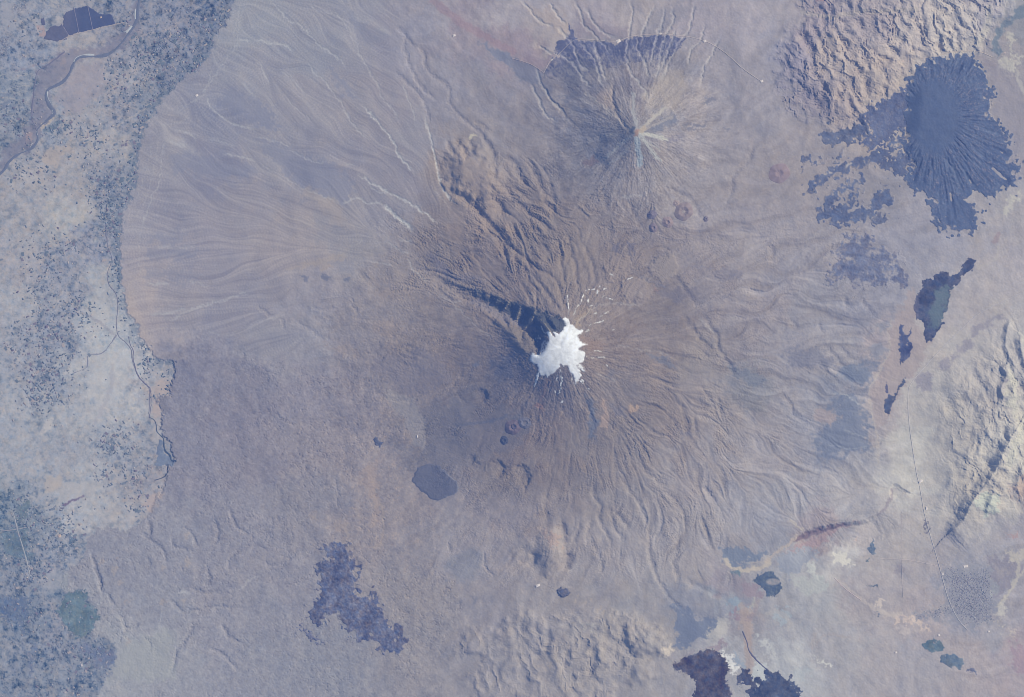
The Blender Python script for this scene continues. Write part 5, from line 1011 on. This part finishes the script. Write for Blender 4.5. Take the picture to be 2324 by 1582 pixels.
# ---------------------------------------------------------------- farm fields
MIXF = 0
FM = {'dark green': mat('field_dark_green', (112, 127, 151), grain=.15, scale=3), 'blue green': mat('field_blue_green', (123, 135, 157), grain=.15, scale=3), 'purple brown': mat('field_purple_brown', (128, 127, 151), grain=.12, scale=3), 'pale tan': mat('field_pale_tan', (166, 160, 168), grain=.08, scale=3), 'grey green': mat('field_grey_green', (126, 136, 158), grain=.15, scale=3)}
def field_geo(r, L, Wd, x, y, a):
    t = []
    for sx, sy in ((-1, -1), (1, -1), (1, 1), (-1, 1)):
        u = sx * L / 2 * r.uniform(.72, 1.12); v_ = sy * Wd / 2 * r.uniform(.72, 1.15)
        t.append((x + u * math.cos(a) - v_ * math.sin(a), y + u * math.sin(a) + v_ * math.cos(a)))
    return t
protos = {}
r = random.Random(3)
for k, m in FM.items():
    protos[k] = []
    for j in range(4):
        q = field_geo(r, 1, 1, 0, 0, 0)
        v = [(a * S, -b * S, .3 * S) for a, b in q] + [(a * S * 1.02, -b * S * 1.02, -.9 * S) for a, b in q]
        f = [(3, 2, 1, 0), (0, 1, 5, 4), (1, 2, 6, 5), (2, 3, 7, 6), (3, 0, 4, 7)]
        me = bpy.data.meshes.new('field'); me.from_pydata(v, [], f); me.materials.append(m); me.update()
        protos[k].append(me)
ALLF = []
def add_fields(n, gen, ang, place, cols, lmin=4, lmax=11, asp=(.3, .7)):
    for _ in range(n):
        x, y = gen()
        L = r.uniform(lmin, lmax) ; Wd = max(2.0, L * r.uniform(*asp))
        ALLF.append((L * Wd, x, y, L, Wd, ang(x, y) + r.gauss(0, .18) + (math.pi / 2 if r.random() < .3 else 0), r.choice(cols), place))
DG = ['dark green'] * 4 + ['blue green'] * 3 + ['purple brown'] * 2 + ['pale tan']
FE = smooth_line(fan_edge[:34], 3)
FE = FE[(FE[:, 1] > -20) & (FE[:, 1] < 905)]
seg = np.hypot(*np.diff(FE, axis=0).T); CL_ = np.concatenate([[0], np.cumsum(seg)])
def belt(scale, y0, y1):
    def f():
        while True:
            t = r.uniform(0, CL_[-1]); x = np.interp(t, CL_, FE[:, 0]); y = np.interp(t, CL_, FE[:, 1])
            if y0 < y < y1: return x - 4 - r.expovariate(1 / scale), y + r.gauss(0, 4)
    return f
def ell(x, y, rx, ry):
    return lambda: (x + r.gauss(0, rx * .5), y + r.gauss(0, ry * .5))
hz_ = lambda x, y: -.3
add_fields(150, belt(13, 120, 420), hz_, 'in the green belt along the edge of the pale fan', DG, 4, 10)
add_fields(90, belt(12, 400, 640), hz_, 'in the green belt along the edge of the pale fan', DG, 4, 10)
add_fields(110, belt(9, 600, 905), hz_, 'in the green belt along the edge of the pale fan', ['dark green', 'dark green', 'blue green', 'grey green'], 3, 7)
add_fields(120, belt(22, -20, 160), lambda x, y: -1.0, 'in the green belt along the edge of the pale fan', DG, 4, 9)
for x, y, rx, ry, n, a, pl in ((360, 115, 70, 45, 90, .1, 'south of the river bend among the upper fields'), (420, 60, 50, 55, 50, -.9, 'south of the river bend among the upper fields'), (330, 165, 50, 50, 70, -.5, 'south of the river bend among the upper fields'), (270, 200, 40, 60, 50, -.4, 'south of the river bend among the upper fields'), (290, 60, 30, 40, 20, -.5, 'south of the river bend among the upper fields'),
                           (215, 330, 50, 50, 46, -.2, 'on the tan plain left of the green belt'), (230, 430, 40, 50, 60, .1, 'on the tan plain left of the green belt'), (250, 480, 30, 40, 40, .1, 'on the tan plain left of the green belt'), (140, 285, 40, 30, 40, -.6, 'below the river on the tan plain'), (60, 370, 50, 50, 34, .5, 'below the river on the tan plain'), (100, 410, 40, 40, 16, .4, 'below the river on the tan plain'),
                           (30, 250, 50, 70, 46, .1, 'left of the river in the orchard strips'), (40, 285, 50, 30, 30, .1, 'left of the river in the orchard strips'), (120, 45, 60, 40, 36, .7, 'around the fish ponds'), (60, 70, 40, 40, 14, .1, 'around the fish ponds'),
                           (120, 555, 70, 50, 46, -.3, 'on the mottled middle plain'), (90, 630, 60, 50, 40, -.5, 'on the mottled middle plain'), (125, 745, 70, 60, 120, -.4, 'on the mottled middle plain'), (110, 850, 55, 55, 100, -.7, 'on the mottled middle plain'), (100, 905, 40, 35, 60, .8, 'on the mottled middle plain'), (185, 700, 40, 40, 30, -.3, 'on the mottled middle plain'), (40, 780, 40, 60, 24, -.5, 'on the mottled middle plain'),
                           (260, 1005, 45, 40, 60, .8, 'on the salt plain near the lava edge'), (310, 1090, 40, 40, 36, 1.2, 'on the salt plain near the lava edge'), (240, 1070, 30, 40, 24, .9, 'on the salt plain near the lava edge'), (310, 1150, 25, 25, 20, -.6, 'on the salt plain near the lava edge'), (330, 830, 14, 40, 20, .9, 'on the salt plain near the lava edge'),
                           (60, 1180, 60, 60, 90, -.6, 'on the lower left plain near the straight road'), (130, 1180, 60, 40, 36, -.4, 'on the lower left plain near the straight road'), (60, 1300, 60, 50, 50, -.2, 'on the lower left plain near the straight road'), (150, 1230, 50, 40, 40, -.3, 'on the lower left plain near the straight road'), (80, 1290, 40, 40, 40, .3, 'on the lower left plain near the straight road'),
                           (60, 1400, 60, 50, 60, .8, 'at the bottom left corner of the plain'), (120, 1480, 70, 50, 60, -.6, 'at the bottom left corner of the plain'), (200, 1490, 50, 40, 80, .7, 'at the bottom left corner of the plain'), (230, 1430, 30, 30, 24, .4, 'at the bottom left corner of the plain'), (130, 1570, 120, 30, 40, .3, 'at the bottom left corner of the plain'), (180, 1380, 40, 30, 10, -.9, 'at the bottom left corner of the plain')):
    add_fields(n, ell(x, y, rx, ry), lambda x_, y_, a=a: a, pl, DG + ['grey green'] * 2, 3, 9)
    add_fields(int(n * 1.2), ell(x, y, rx * 1.5, ry * 1.5), lambda x_, y_, a=a: a + .3, pl, ['grey green'] * 5 + ['blue green'] * 2 + ['pale tan'] * 3, 2, 6)
def plv(x, y):
    i = int((y - gy[0]) / DS); j = int((x - gx[0]) / DS)
    return 0 <= i < NY and 0 <= j < NX and PL[i, j] > .9
ALLF = [f for f in ALLF if plv(f[1], f[2]) and -60 < f[1] and f[2] < 1640]
ponds = [T('A1', '420,60 520,30 650,40 800,100 800,180 480,290 290,290 290,180')]
rivp = smooth_line(river, 3)
ALLF = [f for f in ALLF if np.hypot(rivp[:, 0] - f[1], rivp[:, 1] - f[2]).min() > 9 and not (96 < f[1] < 266 and 12 < f[2] < 96)]
ALLF.sort(key=lambda f: -f[0])
VIS = lambda f: 3 < f[1] < 2320 and 3 < f[2] < 1576
big = [f for f in ALLF if VIS(f)][:298]; bigset = set(map(id, big)); rest = [f for f in ALLF if id(f) not in bigset]
for i, (ar, x, y, L, Wd, a, c, pl) in enumerate(big):
    o = bpy.data.objects.new('farm_field', protos[c][i % 4]); COL.objects.link(o)
    o.location = world(x, y, hgt(x, y) + .22 + .04 * (i % 9)); o.rotation_euler = (0, 0, -a); o.scale = (L, Wd, 1)
    tag(o, 'small %s field %s' % (c, pl), 'field', 'small farm fields %s' % pl, kind='thing')
v, f, at = [], [], []
for i, (ar, x, y, L, Wd, a, c, pl) in enumerate(rest):
    q = field_geo(r, L, Wd, x, y, a); z = hgt(x, y) + .25 + .03 * (i % 9)
    b = len(v)
    v += [world(px, py, z) for px, py in q] + [world(px, py, z - 1) for px, py in q]
    f += [(b + 3, b + 2, b + 1, b), (b, b + 1, b + 5, b + 4), (b + 1, b + 2, b + 6, b + 5), (b + 2, b + 3, b + 7, b + 6), (b + 3, b, b + 4, b + 7)]
    base_c = {'dark green': (110, 125, 150), 'blue green': (121, 134, 157), 'purple brown': (124, 123, 149), 'pale tan': (165, 160, 168), 'grey green': (128, 138, 159)}[c]
    at += [np.array(base_c) + r.gauss(0, 5)] * 8
tag(mesh_obj('small_fields', v, f, M_MEADOW, refl(np.array(at))), 'countless tiny field plots scattered over the whole river plain', 'fields', kind='stuff')

# ---------------------------------------------------------------- towns and single buildings
def town(name, poly, n, seed, ang, label, hot=None):
    rg = random.Random(seed); p = poly; v, f, at = [], [], []
    x0, y0 = p.min(0); x1, y1 = p.max(0)
    xs = np.array([rg.uniform(x0, x1) for _ in range(n * 3)]); ys = np.array([rg.uniform(y0, y1) for _ in range(n * 3)])
    ins = sdist(p, xs, ys, True); k = 0
    for x, y, s in zip(xs, ys, ins):
        if s < rg.uniform(-2, 22) or k >= n: continue
        if bil(noise_w, np.array([(x - gx[0]) / DS], F32), np.array([(y - gy[0]) / DS], F32))[0] > 1.1: continue
        k += 1
        a = ang + (math.pi / 2 if rg.random() < .5 else 0) + rg.gauss(0, .08); l, w_ = rg.uniform(.5, 1.5), rg.uniform(.45, .9); h = rg.uniform(.12, .3)
        z = hgt(x, y); b = len(v)
        ca, sa = math.cos(a), math.sin(a)
        for zz in (z - .5, z + h):
            for sx, sy in ((-1, -1), (1, -1), (1, 1), (-1, 1)):
                v.append(world(x + sx * l * ca - sy * w_ * sa, y + sx * l * sa + sy * w_ * ca, zz))
        f += [(b + 7, b + 6, b + 5, b + 4), (b + 4, b + 5, b + 1, b), (b + 5, b + 6, b + 2, b + 1), (b + 6, b + 7, b + 3, b + 2), (b + 7, b + 4, b, b + 3)]
        c = rg.choice([(134, 136, 158), (128, 133, 156), (140, 141, 162), (164, 164, 175), (156, 154, 167), (130, 138, 157)])
        at += [np.array(c) + rg.gauss(0, 6)] * 8
    return tag(mesh_obj(name, v, f, M_TOWN, refl(np.array(at))), label, 'town', kind='stuff')
M_TOWN = mat('town_roofs', attr=True, grain=.1, scale=4)
town('town', T('C4', '1210,690 1350,720 1500,700 1520,800 1530,950 1540,1060 1400,1100 1330,1090 1270,1010 1180,1040 1000,1050 990,1010 1100,985 1230,930 1200,800'), 1900, 3, .3, 'speckled grey town beside the main road at lower right')
town('town', T('A1', '-40,190 60,240 110,290 60,350 20,440 -40,480'), 420, 4, .5, 'pale grid of a town at the left edge by the river')
town('town', T('A1', '90,20 150,0 190,10 180,60 120,100 80,80'), 160, 5, .6, 'small pale town at the top left corner')
town('village', T('C1', '20,950 100,960 120,1060 60,1110 20,1060'), 90, 6, .2, 'white speckled village inside the blue green field at left')
M_WALL = mat('white_wall', (214, 210, 206), grain=.05); M_ROOF = mat('pale_roof', (206, 200, 202), grain=.05); M_ROOFR = mat('tan_roof', (190, 172, 168), grain=.05)
def building(t, x, y, l, w_, a, name, label, cat, group=None, roof=None):
    px, py = T(t, '%f,%f' % (x, y))[0]
    z = hgt(px, py)
    e = bpy.data.objects.new(name, None); COL.objects.link(e); e.location = world(px, py, z + .3); e.rotation_euler = (0, 0, a); e.empty_display_size = .2
    tag(e, label, cat, group)
    L, W_, hh, rh = l * S, w_ * S, .9 * S, .5 * S
    b = [(sx * L / 2, sy * W_ / 2, zz) for zz in (-1.2 * S, hh) for sx, sy in ((-1, -1), (1, -1), (1, 1), (-1, 1))]
    mesh_obj('wall', b, [(0, 1, 5, 4), (1, 2, 6, 5), (2, 3, 7, 6), (3, 0, 4, 7), (4, 5, 6, 7)], M_WALL, parent=e)
    o = 1.08
    rv = [(-L / 2 * o, -W_ / 2 * o, hh * 1.02), (L / 2 * o, -W_ / 2 * o, hh * 1.02), (L / 2 * o, W_ / 2 * o, hh * 1.02), (-L / 2 * o, W_ / 2 * o, hh * 1.02), (-L / 2 * o, 0, hh + rh), (L / 2 * o, 0, hh + rh), (-L / 2 * o, 0, hh + rh), (L / 2 * o, 0, hh + rh)]
    mesh_obj('roof', rv, [(0, 1, 5, 4), (2, 3, 4, 5), (1, 2, 7, 5), (3, 0, 4, 6)], roof or M_ROOF, parent=e)
for x, y, l, t, lb in ((720, 285, 9, 'A3', 'bright border post in the pale clearing above the dark scrub'), (1005, 235, 5, 'A3', 'border post on the road straight above the small cone'), (1305, 285, 6, 'A3', 'border post at the right end of the dark scrub'), (1690, 556, 6, 'A3', 'farthest right border post at the end of the border road'), (270, 412, 4, 'A3', 'border post at the lower left corner of the dark scrub'), (1345, 243, 6, 'A2', 'lone white post on the reddish steppe left of the dark scrub'), (1335, 648, 6, 'A1', 'white post on the pale fan near its upper left edge')):
    building(t, x, y, l, l * .7, .4, 'border_post', lb, 'border post', 'border posts')
for x, y, l, w_, a, lb in ((1330, 693, 3, 5, .1, 'left white hall of three above the town'), (1340, 690, 3, 5.5, .1, 'middle white hall of three above the town'), (1350, 690, 3, 5, .1, 'right white hall of three above the town'), (1075, 298, 3.5, 7, .1, 'white roadside hall above the main road bend'), (1035, 115, 9, 5, .5, 'white quarry building at the top of the valley road'), (1497, 1133, 4, 3, .2, 'small white house right of the road end'), (868, 1275, 4, 3, .3, 'small white house alone below the meadows'), (1160, 1158, 4, 4, .2, 'white house on the edge of the fan shaped meadow'), (1185, 742, 3, 5, .1, 'white house on the main road left of the town')):
    building('C4', x, y, l, w_, a, 'hall', lb, 'building')
building('C3', 175, 820, 9, 5, .4, 'hall', 'white cluster building left of the dark knoll at the bottom', 'building')
building('B2', 1097, 1378, 2.5, 6, 0, 'hall', 'white hut alone left of the dark lower slope', 'building')
building('A1', 685, 118, 3.5, 3.5, .2, 'hall', 'tiny pale pump house in the large fish pond', 'building', roof=M_ROOFR)
building('C1', 555, 1365, 3, 5, .2, 'hall', 'pale house in the orchard at the bottom of the plain', 'building')
building('C1', 405, 488, 6, 6, .2, 'hall', 'pale tan farm building on the lower plain', 'building', roof=M_ROOFR)

# ---------------------------------------------------------------- air
half, top, bot = 2600.0, 3625.0, float(EH.min()) * S - 1.5
hv = [(x, y, z) for z in (bot, top) for x, y in ((-half, -half), (half, -half), (half, half), (-half, half))]
mh = bpy.data.materials.new('haze'); mh.use_nodes = True; nt = mh.node_tree; nt.nodes.clear()
out = nt.nodes.new('ShaderNodeOutputMaterial'); pv = nt.nodes.new('ShaderNodeVolumePrincipled')
pv.inputs['Color'].default_value = (.20, .38, 1, 1); pv.inputs['Density'].default_value = .34 / 3600
nt.links.new(pv.outputs[0], out.inputs['Volume'])
tag(mesh_obj('haze', hv, [(3, 2, 1, 0), (4, 5, 6, 7), (0, 1, 5, 4), (1, 2, 6, 5), (2, 3, 7, 6), (3, 0, 4, 7)], mh), 'thin blue air haze over the whole landscape', 'haze', kind='stuff')

# ---------------------------------------------------------------- sun, sky, camera
EL, AZ = math.radians(45), math.radians(25)
wd_ = bpy.data.worlds.new('World'); sc.world = wd_; wd_.use_nodes = True
nt = wd_.node_tree; sky = nt.nodes.new('ShaderNodeTexSky'); sky.sky_type = 'NISHITA'; sky.sun_disc = False
sky.sun_elevation = EL; sky.sun_rotation = math.radians(90) - AZ
nt.links.new(sky.outputs[0], nt.nodes['Background'].inputs[0]); nt.nodes['Background'].inputs[1].default_value = .08
sv = Vector((math.cos(EL) * math.cos(AZ), math.cos(EL) * math.sin(AZ), math.sin(EL)))
sl = bpy.data.lights.new('sun', 'SUN'); sl.energy = 5; sl.angle = math.radians(.5); sl.color = (1, .96, .9)
so = bpy.data.objects.new('sun', sl); so.rotation_euler = sv.to_track_quat('Z', 'Y').to_euler(); so.location = (0, 0, 3000); COL.objects.link(so)
cam = bpy.data.cameras.new('camera'); cam.sensor_width = 36; cam.lens = 36 * 3600 / (2324 * S); cam.clip_start = 10; cam.clip_end = 30000
co = bpy.data.objects.new('camera', cam); co.location = (0, 0, 3600); COL.objects.link(co); sc.camera = co
sc.cycles.filter_width = .95
sc.view_settings.view_transform = 'Standard'; sc.view_settings.look = 'None'; sc.view_settings.exposure = .3; sc.view_settings.gamma = 1
